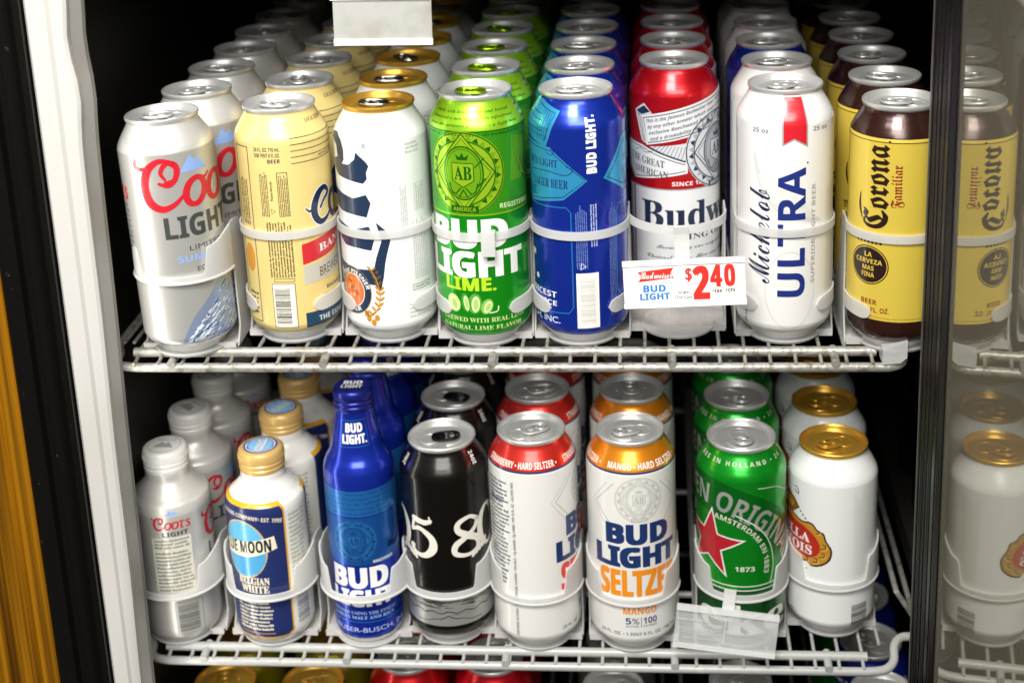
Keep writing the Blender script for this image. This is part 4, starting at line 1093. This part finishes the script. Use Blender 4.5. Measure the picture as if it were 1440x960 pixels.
bottom_lane(0.272, -0.040, 4, "blue and green can near the right edge", [(0.0085, ALU), (0.148, GRN), (1, foil("#1a2f9a", 0.3))], a_, LIDM, (2.2, 0.9, 1.6))

# ------------------------------------------------------------------ feed tracks (white plastic lanes that hold each row)
def smooth(t): t = min(max(t, 0), 1); return t * t * (3 - 2 * t)
def make_track(x, y, z, kind, label, up=0.0):
    o = thing("feed_track", (x, y, z), label, "can track", "white plastic feed tracks")
    hw = 0.0388
    cb = 0.0475 if z < -0.1 else 0.0530
    RI = 0.0379
    # floor with ribs
    mb = MB()
    yf = -0.008
    mb.box((-hw + 0.0008, yf, -0.0035), (hw - 0.0008, 0.46, -0.0015), FLOORP)
    for k in range(9):
        xx = -0.028 + 0.007 * k
        mb.box((xx - 0.0012, yf + 0.004, -0.0015), (xx + 0.0012, 0.455, -0.0003), FLOORP)
    mb.box((-hw + 0.0008, yf - 0.0022, -0.0045), (hw - 0.0008, yf, 0.0010), FLOORP)
    mb.build("floor", o)
    # base disc carrying the front can
    d = MB()
    d.lathe([(-0.0035, 0.0004), (-0.0035, 0.0285), (-0.0012, 0.0300), (-0.0004, 0.0296), (-0.0010, 0.0282), (-0.0006, 0.0262), (-0.0004, 0.0004)], PLASTIC, 48)
    d.build("base_disc", o)
    # side walls
    for s in (-1, 1):
        w = MB()
        if kind == "low":
            out = [(-0.006, -0.0045), (0.44, -0.0045), (0.44, 0.022), (0.06, 0.022), (0.040, 0.050), (0.022, 0.0865 + up), (0.006, 0.0868 + up), (-0.001, 0.0866 + up), (-0.001, 0.080 + up), (0.004, 0.074 + up), (0.004, 0.016)]
        else:
            out = [(-0.004, -0.0045), (0.40, -0.0045), (0.40, 0.022), (0.07, 0.022), (0.045, 0.055), (0.028, cb + 0.033 + up), (0.012, cb + 0.037 + up), (-0.001, cb + 0.0364 + up), (-0.001, cb + up), (0.005, cb - 0.004 + up), (0.006, 0.010)]
        w.prism(out, "x", s * hw, s * (hw - 0.0013), PLASTIC)
        w.build("side_wall", o)
    r = MB()
    arc = []
    N = 90
    if kind == "low":
        for k in range(N + 1):
            t = math.radians(-90 + 180 * k / N)
            arc.append((RI * math.sin(t), -RI * math.cos(t), math.sin(t), -math.cos(t), 0.0800 + up, 0.0868 + up))
        r.band(arc, 0.0013, PLASTIC); r.build("front_ring", o)
        for s in (-1, 1):
            p = MB(); arc = []
            for k in range(15):
                f = k / 14
                t = math.radians(s * (88 - 52 * f))
                hgt = 0.0058 * math.sqrt(max(0.0, 1 - max(0, (f - 0.72) / 0.28) ** 2)) + 0.0002
                zc = 0.0235 - 0.002 * f + up
                arc.append((RI * math.sin(t), -RI * math.cos(t), math.sin(t), -math.cos(t), zc - hgt, zc + hgt))
            p.band(arc, 0.0014, PLASTIC); p.build("retaining_tab", o)
    else:
        cb = 0.0475 if z < -0.1 else 0.0530
        for k in range(N + 1):
            dg = -90 + 180 * k / N
            t = math.radians(dg)
            top = cb + 0.0066 + 0.021 * smooth((abs(dg) - 40) / 7.0) + 0.009 * smooth((abs(dg) - 47) / 43) + up
            arc.append((RI * math.sin(t), -RI * math.cos(t), math.sin(t), -math.cos(t), cb + up, top))
        r.band(arc, 0.0016, PLASTIC)
        lip = [(a[0] + a[2] * 0.0016, a[1] + a[3] * 0.0016, cb + 0.0012 + up) for a in arc]
        r.tube(lip, 0.0012, PLASTIC, 8)
        r.build("front_collar", o)
    return o
TL = {1: "white track with a tall cut out collar at the left end of the upper shelf", 2: "white track with thin ring holding the cream yellow cans", 3: "white track with thin ring holding the gold lidded blackletter cans",
      4: "white track with thin ring holding the lime green cans", 5: "white track with thin ring holding the light blue ribbon cans", 6: "white track with empty front disc behind the price tag",
      7: "white track with thin ring holding the red ribbon white cans", 8: "white track with thin ring holding the yellow and brown cans",
      11: "white tall collar track holding the silver screw cap bottles", 12: "white tall collar track holding the navy label bottles", 13: "white tall collar track holding the blue long neck bottles",
      14: "white tall collar track holding the black cans", 15: "white tall collar track holding the red banded seltzer cans", 16: "white tall collar track holding the orange banded seltzer cans",
      17: "white tall collar track holding the green cans with red star", 18: "white tall collar track holding the gold lidded cans with red cartouche"}
for k in range(1, 9):
    make_track(LX[k], LY[k], -UP, "tall" if k == 1 else "low", TL[k], UP)
for k in range(11, 19):
    make_track(LX[k], LY[k], SZ, "tall", TL[k])

# ------------------------------------------------------------------ wire shelves
def make_shelf(z, zt, yu, yl, m, label, right_kind, x0=-0.337, x1=0.240):
    o = thing("wire_shelf", (0, 0, z), label, "shelf", "wire shelves of the cooler")
    f = MB()
    f.tube([(x0, yu, zt), (x1, yu, zt)], 0.0040, m, 14)
    f.build("front_rail", o)
    g = MB()
    zl = zt - 0.0068
    L = [(x0 - 0.020, 0.50, zt - 0.002), (x0 - 0.020, yu + 0.03, zt - 0.002), (x0 - 0.019, yu + 0.016, zt - 0.002), (x0 - 0.014, yu + 0.004, zt - 0.003), (x0 - 0.013, yl + 0.008, zl + 0.003), (x0 - 0.008, yl + 0.002, zl + 0.001), (x0 + 0.006, yl, zl)]
    if right_kind == "corner":
        Rr = [(x1 + 0.008, yl, zl), (x1 + 0.016, yl + 0.003, zl + 0.001), (x1 + 0.020, yl + 0.010, zl + 0.003), (x1 + 0.021, yu + 0.02, zt - 0.002), (x1 + 0.021, yu + 0.05, zt - 0.002), (x1 + 0.021, 0.50, zt - 0.002)]
    else:
        Rr = [(x1 - 0.002, yl, zl), (x1 + 0.014, yl + 0.002, zl + 0.001), (x1 + 0.022, yl + 0.010, zl + 0.004), (x1 + 0.024, yl + 0.022, zl + 0.009), (x1 + 0.030, yl + 0.031, zl + 0.011), (x1 + 0.042, yl + 0.034, zl + 0.011), (x1 + 0.085, yl + 0.036, zl + 0.011)]
    g.tube(crom(L, 5) + crom(Rr, 5), 0.0037, m, 14)
    g.build("frame_rod", o)
    c = MB()
    n = 31
    for k in range(n):
        xx = x0 + 0.004 + (x1 - x0 - 0.008) * k / (n - 1)
        c.tube([(xx, 0.50, zt + 0.0012), (xx, yu + 0.010, zt + 0.0012), (xx, yu + 0.004, zt + 0.001), (xx, yl + 0.004, zl + 0.0032), (xx, yl - 0.0022, zl + 0.0034)], 0.0015, m, 8)
    for k, xx in enumerate((x0 - 0.006, x0 - 0.014, x1 + 0.012)):
        c.tube([(xx, 0.50, zt + 0.0012), (xx, yu + 0.016, zt + 0.0012)], 0.0015, m, 8)
    c.build("cross_wires", o)
    s = MB()
    for yy in (-0.02, 0.16, 0.34, 0.48):
        s.tube([(x0 - 0.020, yy, zt - 0.001), (x1 + 0.021, yy, zt - 0.001)], 0.0030, m, 10)
    s.build("support_rods", o)
    for t in (0.06, 0.268, 0.495, 0.733, 0.945):
        b = MB(); xx = x0 + (x1 - x0) * t
        b.tube([(xx, yl - 0.0040, (zt + zl) / 2 + 0.001), (xx, yu + 0.006, (zt + zl) / 2 + 0.003)], 0.0034, m, 14)
        b.build("welded_stud", o)
    return o
make_shelf(0.0, -0.0155, -0.1265, -0.1410, GALV, "weathered galvanised wire shelf carrying the upper cans", "corner", -0.347, 0.244)
make_shelf(SZ, -0.0080, -0.1080, -0.1190, COATW, "white coated wire shelf carrying the bottles and lower cans", "rise", -0.357, 0.247)
make_shelf(SZ3, -0.0080, -0.085, -0.093, COATW, "white coated wire shelf below the bottom row of cans", "corner", -0.36, 0.262)
# pale clip on the right end of the upper shelf
mb = MB()
mb.prism([(0.2465, -0.0180), (0.2465, -0.0062), (0.2650, 0.0010), (0.2648, -0.0125), (0.2600, -0.0168)], "y", -0.1455, -0.1200, PLASTIC)
tag(mb.build("shelf_clip"), "pale plastic clip over the right corner of the upper shelf", "clip")

# ------------------------------------------------------------------ price tags
def lay(art, mb, w, h, y):
    """lay artwork (mm, origin lower left) on the front (-Y) face of a card centred on its object"""
    for (t, m, layer) in art.t:
        if (t[1][0] - t[0][0]) * (t[2][1] - t[0][1]) - (t[2][0] - t[0][0]) * (t[1][1] - t[0][1]) < 0: t = [t[0], t[2], t[1]]
        mb.add([(p[0] / 1000 - w / 2, y - 0.00012 - 0.00008 * layer, p[1] / 1000 - h / 2) for p in t], [(0, 1, 2)], m)
CARD = mat("white_card", "#f4f3ee", 0.45)
CLEARP = None
def clear_plastic(key, alpha, col=(0.85, 0.87, 0.87)):
    m = bpy.data.materials.new(key); m.use_nodes = True
    n, l = m.node_tree.nodes, m.node_tree.links
    p = n["Principled BSDF"]; p.inputs["Base Color"].default_value = col + (1,); p.inputs["Roughness"].default_value = 0.25
    t = n.new("ShaderNodeBsdfTransparent"); mx = n.new("ShaderNodeMixShader")
    ns = n.new("ShaderNodeTexNoise"); ns.inputs["Scale"].default_value = 40; tc_ = n.new("ShaderNodeTexCoord")
    mr = n.new("ShaderNodeMapRange"); mr.inputs[3].default_value = alpha - 0.12; mr.inputs[4].default_value = alpha + 0.12
    l.new(tc_.outputs["Object"], ns.inputs["Vector"]); l.new(ns.outputs["Fac"], mr.inputs[0]); l.new(mr.outputs[0], mx.inputs[0])
    l.new(t.outputs[0], mx.inputs[1]); l.new(p.outputs[0], mx.inputs[2]); l.new(mx.outputs[0], n["Material Output"].inputs[0])
    return m
o = thing("price_tag", (0.0961, -0.1555, 0.0542), "white price tag with red price hung on the ring of the empty front track", "price tag", None, (math.radians(-8), math.radians(-2.2), 0))
W_, H_ = 0.0912, 0.0345
mb = MB(); mb.box((-W_ / 2, -0.0010, -H_ / 2), (W_ / 2, 0.0012, H_ / 2), CARD)
a = Art(); PR, PB = ink("#e3352c"), ink("#2f7fd0")
a.poly([(11, 27), (38, 29.5), (35.5, 25.5), (38, 21.5), (11, 19.2), (13.5, 23)], PR, 1)
a.text("Budweiser", 12.5, 21.5, 36.5, 26.8, WHITE, 2, style="script", off=0.01)
a.frame(10, 4, 36, 18.2, 0.4, ink("#8aa6c4"), 1); a.text("BUD", 14.5, 11.2, 31.5, 16.6, PB, 2, off=0.03); a.text("LIGHT", 11.8, 5.2, 34.4, 10.4, PB, 2, off=0.03)
a.text("$", 46.5, 18, 51.5, 28.8, PR, 2, off=0.02); a.text("2", 52, 4.2, 64.5, 30, PR, 2, off=0.03); a.text("4", 65, 13.5, 74, 30.5, PR, 2, off=0.03); a.text("0", 75.5, 13.5, 83.8, 30.5, PR, 2, off=0.03)
a.text("Single", 40.5, 8.8, 48.5, 11.4, BLACK, 2, style=""); a.text("25oz Cans", 37.8, 5.4, 51, 7.8, BLACK, 2, style="")
a.text("+tax", 66, 9, 73.5, 12, BLACK, 2); a.text("+crv", 76, 9, 83.5, 12, BLACK, 2)
lay(a, mb, W_, H_, -0.0010)
mb.build("card", o, smooth=False)
mb = MB(); TR = mat("tag_rail", "#f6f6f2", 0.3)
mb.box((-W_ / 2 - 0.0004, -0.0022, H_ / 2 - 0.0030), (W_ / 2 + 0.0004, 0.0018, H_ / 2 + 0.0008), TR); mb.box((-W_ / 2 - 0.0004, -0.0022, -H_ / 2 - 0.0008), (W_ / 2 + 0.0004, 0.0018, -H_ / 2 + 0.0022), TR)
mb.build("holder_rail", o, smooth=False)
mb = MB(); mb.box((-0.0060, 0.0020, H_ / 2 - 0.014), (0.0052, 0.0050, H_ / 2 + 0.019), PLASTIC); mb.box((-0.0060, 0.0020, H_ / 2 + 0.0165), (0.0052, 0.036, H_ / 2 + 0.019), PLASTIC)
mb.build("hanger_clip", o, smooth=False)

o = thing("tag_holder", (0.1282, -0.1240, SZ + 0.0255), "empty clear tag holder hanging crooked in front of the green can", "tag holder", None, (math.radians(-10), math.radians(7.2), 0))
W_, H_ = 0.0850, 0.0290
mb = MB(); mb.box((-W_ / 2, -0.0006, -H_ / 2), (W_ / 2, 0.0006, H_ / 2), clear_plastic("clear_tag_plastic", 0.30)); 
a = Art(); a.micro(2, 20, 28, 23, 1, ink("#c9cecb"), 1, seed=3); a.micro(2, 10, 38, 15, 3, ink("#c9cecb"), 1, seed=4); a.micro(8, 5, 38, 7, 1, ink("#c9cecb"), 1, seed=5); a.rect(41, 3, 41.5, 26, ink("#dfe4e2"), 1)
lay(a, mb, W_, H_, -0.0006); mb.build("clear_panel", o, smooth=False)
mb = MB(); CP = clear_plastic("clear_rail_plastic", 0.55, (0.92, 0.93, 0.92))
mb.box((-W_ / 2, -0.0020, H_ / 2), (W_ / 2, 0.0014, H_ / 2 + 0.0048), CP); mb.box((-W_ / 2, -0.0020, -H_ / 2 - 0.0032), (W_ / 2, 0.0014, -H_ / 2), CP)
mb.build("holder_rail", o, smooth=False)
mb = MB(); mb.box((-0.0050, 0.0016, H_ / 2 - 0.006), (0.0050, 0.0034, H_ / 2 + 0.021), CP); mb.build("hanger_clip", o, smooth=False)

o = thing("tag_holder", (-0.1195, -0.1600, 0.2625), "empty grey white tag holder hanging at the top above the gold lids", "tag holder", None, (math.radians(-4), math.radians(0.6), 0))
W_, H_ = 0.0720, 0.0285
mb = MB(); mb.box((-W_ / 2, -0.0008, -0.0150), (W_ / 2, 0.0008, 0.0135), mat("milky_panel", "#c4c4bf", 0.4, noise=(45, "#a8a69c", 0.45, 0.8), trans=0.25)); mb.build("milky_panel", o, smooth=False)
mb = MB(); mb.box((-W_ / 2 - 0.0002, -0.0018, -0.0195), (W_ / 2 + 0.0004, 0.0014, -0.0150), TR); mb.box((-W_ / 2 - 0.0018, -0.0022, 0.0135), (W_ / 2 - 0.0008, 0.0016, 0.026), TR)
mb.build("holder_rail", o, smooth=False)
mb = MB(); mb.box((-0.006, 0.0020, 0.004), (0.006, 0.0050, 0.046), TR); mb.build("hanger_clip", o, smooth=False)

o = thing("tag_clip", (-0.0525, -0.1376, 0.0825), "small white clip with no tag on the ring before the lime green can", "clip")
mb = MB(); mb.box((-0.0062, -0.0016, -0.013), (0.0046, 0.0002, 0.0065), PLASTIC); mb.box((-0.0062, -0.0002, 0.0047), (0.0046, 0.0060, 0.0065), PLASTIC)
mb.build("clip_body", o, smooth=False)

# ------------------------------------------------------------------ cooler cabinet
ck = thing("drinks_cooler", (0, 0, SZ3 - 0.08), "drinks cooler cabinet with shade painted walls and white front post around the shelves", "cooler")
def cpart(mb, name, **k):
    ob = mb.build(name, ck, **k); ob.matrix_parent_inverse = Matrix.Translation((0, 0, -(SZ3 - 0.08))); return ob
ZB, ZT = SZ3 - 0.06, 0.330
mb = MB(); mb.box((-0.42, 0.66, ZB), (0.50, 0.68, ZT), DARK); cpart(mb, "back_wall", smooth=False)
mb = MB(); mb.box((-0.40, -0.165, ZB), (-0.385, 0.659, ZT), DARK); cpart(mb, "side_wall", smooth=False)
mb = MB(); mb.box((0.44, -0.10, ZB), (0.455, 0.659, ZT), DARK); cpart(mb, "side_wall", smooth=False)
mb = MB(); mb.box((-0.40, -0.165, ZT + 0.001), (0.455, 0.68, ZT + 0.02), DARK); cpart(mb, "shelf_above_shade", smooth=False)  # unseen panel added to shade the back rows as the shelf above would
mb = MB(); mb.box((-0.40, -0.165, ZB - 0.02), (0.455, 0.68, ZB - 0.001), DARK); cpart(mb, "cabinet_floor", smooth=False)
def bent_post(outline, material, name, lean):
    """vertical trim whose inner edge leans and is dented near the top; outline = (x, y, weight of the lean)"""
    mb = MB(); zs = [ZB + (ZT - ZB) * k / 60 for k in range(61)]
    n = len(outline); vs, fs = [], []
    for z in zs:
        dent = -0.0032 * math.exp(-((z - 0.262) / 0.022) ** 2) + 0.0022 * math.exp(-((z - 0.222) / 0.02) ** 2) + 0.0004 * math.sin(z * 31)
        for (x, y, w) in outline:
            vs.append((x + w * (lean * (0.29 - z) / 0.57 + (dent if w > 0.5 else 0)), y, z))
    for i in range(60):
        for k in range(n):
            q = (k + 1) % n
            fs.append((i * n + k, i * n + q, (i + 1) * n + q, (i + 1) * n + k))
    fs.append(tuple(range(n))[::-1]); fs.append(tuple(60 * n + k for k in range(n)))
    mb.add(vs, fs, material); cpart(mb, name, angle=25)
bent_post([(-0.3590, -0.200, 0), (-0.3585, -0.2215, 0), (-0.3565, -0.2235, 0), (-0.3440, -0.2215, 0.3), (-0.3415, -0.2190, 0.4), (-0.3320, -0.2170, 1), (-0.3300, -0.2150, 1), (-0.3300, -0.1960, 1), (-0.3310, -0.185, 1), (-0.3590, -0.185, 0)], FRAMEW, "front_post", -0.0095)
bent_post([(-0.3297, -0.2110, 0.6), (-0.3225, -0.2075, 0.6), (-0.3215, -0.2040, 0.6), (-0.3260, -0.1930, 0.6), (-0.3400, -0.1930, 0.6), (-0.3400, -0.2050, 0.6)], FRAMEG, "post_edge", -0.0180)
def upright(x, y):
    mb = MB(); z0 = -0.30
    mb.box((x - 0.012, y, z0), (x - 0.0045, y + 0.010, ZT - 0.01), UPR); mb.box((x + 0.0045, y, z0), (x + 0.012, y + 0.010, ZT - 0.01), UPR)
    mb.box((x - 0.0045, y + 0.003, z0), (x + 0.0045, y + 0.010, ZT - 0.01), DARK)
    for k in range(22): mb.box((x - 0.0045, y + 0.0005, z0 + 0.028 * k), (x + 0.0045, y + 0.003, z0 + 0.028 * k + 0.008), UPR)
    cpart(mb, "shelf_upright", smooth=False)
upright(-0.262, 0.56); upright(-0.215, 0.56); upright(0.295, 0.56); upright(0.255, 0.56)
# outer right front frame seen through the door glass
mb = MB(); mb.box((0.300, -0.150, ZB), (0.372, -0.105, ZT), mat("cream_frame", "#c9c6b4", 0.4, noise=(5, "#a9a58f", 0.3, 0.8))); cpart(mb, "right_post", smooth=False)
mb = MB(); mb.box((0.373, -0.150, ZB), (0.454, -0.105, ZT), mat("olive_frame", "#8f8a6c", 0.5)); cpart(mb, "right_trim", smooth=False)

# neighbouring bay's cans right of the lower shelf; dim light put into their grey
lbl = ("black can, top painted dim, in shadow right of the lower shelf, nearest the door", "black can, top painted dim, in shadow right of the lower shelf, farther back")
dk = new_can(lbl[0], (0.348, 0.06, SZ + 0.02), H24, [(0.0085, ALU), (0.14, BLK), (1, mat("shade_grey_can", "#5a5550", 0.35, 0.4))], None, LIDM, None, 0.4, "dark cans beyond the right side wires")
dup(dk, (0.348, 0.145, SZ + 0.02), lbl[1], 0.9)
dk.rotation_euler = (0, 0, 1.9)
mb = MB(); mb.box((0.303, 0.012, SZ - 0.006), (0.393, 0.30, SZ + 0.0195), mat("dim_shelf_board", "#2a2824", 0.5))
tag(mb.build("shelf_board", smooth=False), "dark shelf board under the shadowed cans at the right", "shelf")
mb = MB()
for (xx, z0, z1) in ((0.292, SZ + 0.004, SZ + 0.004), (0.276, SZ + 0.030, SZ + 0.030)): mb.tube([(xx, -0.07, z0), (xx, 0.5, z1)], 0.0024, GALV, 8)
mb.tube([(0.276, -0.07, SZ + 0.030), (0.292, -0.07, SZ + 0.004)], 0.0024, GALV, 8)
mb.tube([(0.2765, 0.12, SZ + 0.030), (0.2585, 0.12, SZ + 0.030)], 0.0022, GALV, 8)
tag(mb.build("side_rack"), "thin grey wire side rack running back beside the white gold lidded cans", "wire rack")

# ------------------------------------------------------------------ door on the right, standing open
TH = math.radians(4.7)
door = thing("glass_door", (0.2796, -0.165, ZB), "open glass door with black stile mirroring the yellow and white cans", "door", None, (0, 0, -TH))
DH = ZT - ZB
# local frame: x = outward (away from the shelf), -y = towards the viewer along the door
mb = MB(); mb.prism([(-0.0060, -0.004), (-0.0085, -0.012), (-0.0085, -0.028), (-0.0070, -0.031), (-0.0070, -0.038), (-0.0058, -0.041), (-0.0058, -0.054), (-0.0046, -0.057), (-0.0046, -0.070), (-0.0036, -0.073), (-0.0036, -0.084), (-0.0010, -0.090), (0.0042, -0.090), (0.030, -0.090), (0.030, -0.004)], "z", 0, DH, RUBBERD)
mb.build("stile", door, angle=20)
mb = MB(); mb.tube([(-0.0088, -0.0135, 0), (-0.0088, -0.0135, DH)], 0.0012, STEELE, 8); mb.build("steel_edge", door)
mb = MB()
for (xx, yy, rr) in ((-0.0078, -0.021, 0.0020), (-0.0064, -0.0345, 0.0016), (-0.0052, -0.047, 0.0018), (-0.0040, -0.064, 0.0016), (-0.0030, -0.079, 0.0016)): mb.tube([(xx, yy, 0), (xx, yy, DH)], rr, RUBBER, 10)
mb.build("gasket", door)
gm = bpy.data.materials.new("door_glass"); gm.use_nodes = True
n, l = gm.node_tree.nodes, gm.node_tree.links
n.remove(n["Principled BSDF"])
fr = n.new("ShaderNodeFresnel"); fr.inputs["IOR"].default_value = 2.35
tr = n.new("ShaderNodeBsdfTransparent"); tr.inputs[0].default_value = (0.82, 0.84, 0.76, 1)
gl = n.new("ShaderNodeBsdfGlossy"); gl.inputs["Roughness"].default_value = 0.022; gl.inputs["Color"].default_value = (0.95, 0.94, 0.86, 1)
m1 = n.new("ShaderNodeMixShader"); df = n.new("ShaderNodeBsdfDiffuse"); df.inputs[0].default_value = (0.72, 0.66, 0.50, 1)
m2 = n.new("ShaderNodeMixShader"); m2.inputs[0].default_value = 0.18
l.new(fr.outputs[0], m1.inputs[0]); l.new(tr.outputs[0], m1.inputs[1]); l.new(gl.outputs[0], m1.inputs[2])
l.new(m1.outputs[0], m2.inputs[1]); l.new(df.outputs[0], m2.inputs[2]); l.new(m2.outputs[0], n["Material Output"].inputs[0])
mb = MB(); mb.box((0.0000, -0.56, 0), (0.0040, -0.0905, DH), gm); mb.build("glass_pane", door, smooth=False)

# ------------------------------------------------------------------ door edge and amber panel at the left
ld = thing("door_jamb", (-0.359, -0.215, ZB), "black rubber lined jamb with amber grooved panel at the left edge", "door jamb")
mb = MB(); mb.prism([(-0.0008, -0.004), (-0.0008, -0.012), (-0.004, -0.016), (-0.008, -0.013), (-0.011, -0.017), (-0.016, -0.0175), (-0.018, -0.014), (-0.022, -0.014), (-0.024, -0.019), (-0.034, -0.020), (-0.036, -0.016), (-0.039, -0.015), (-0.041, -0.010), (-0.041, 0.03), (-0.0008, 0.03)], "z", 0, DH, RUBBER)
mb.build("rubber_jamb", ld, angle=20)
mb = MB(); out = []
xx = -0.0415
out.append((xx, 0.03)); out.append((xx, -0.012))
prof = [0.000, 0.003, 0.003, -0.002, -0.002, 0.001, 0.003, 0.001, -0.002, -0.002, 0.002, 0.002]
for k in range(26): out.append((xx - 0.0035 * (k + 1), -0.014 - prof[k % 12] - (0.003 if k > 3 else 0)))
out.append((xx - 0.095, 0.03))
mb.prism(out, "z", 0, DH, AMBER); mb.build("amber_panel", ld, angle=15)

# ------------------------------------------------------------------ shop wall far beyond the door
mb = MB(); mb.box((1.2, 0.9, -1.2), (3.2, 0.95, 1.8), mat("shop_wall", "#b3ab92", 0.7, noise=(2, "#8c8468", 0.3, 0.7)))
bw = mb.build("shop_wall", smooth=False); tag(bw, "pale olive shop wall seen blurred through the door glass", "wall")
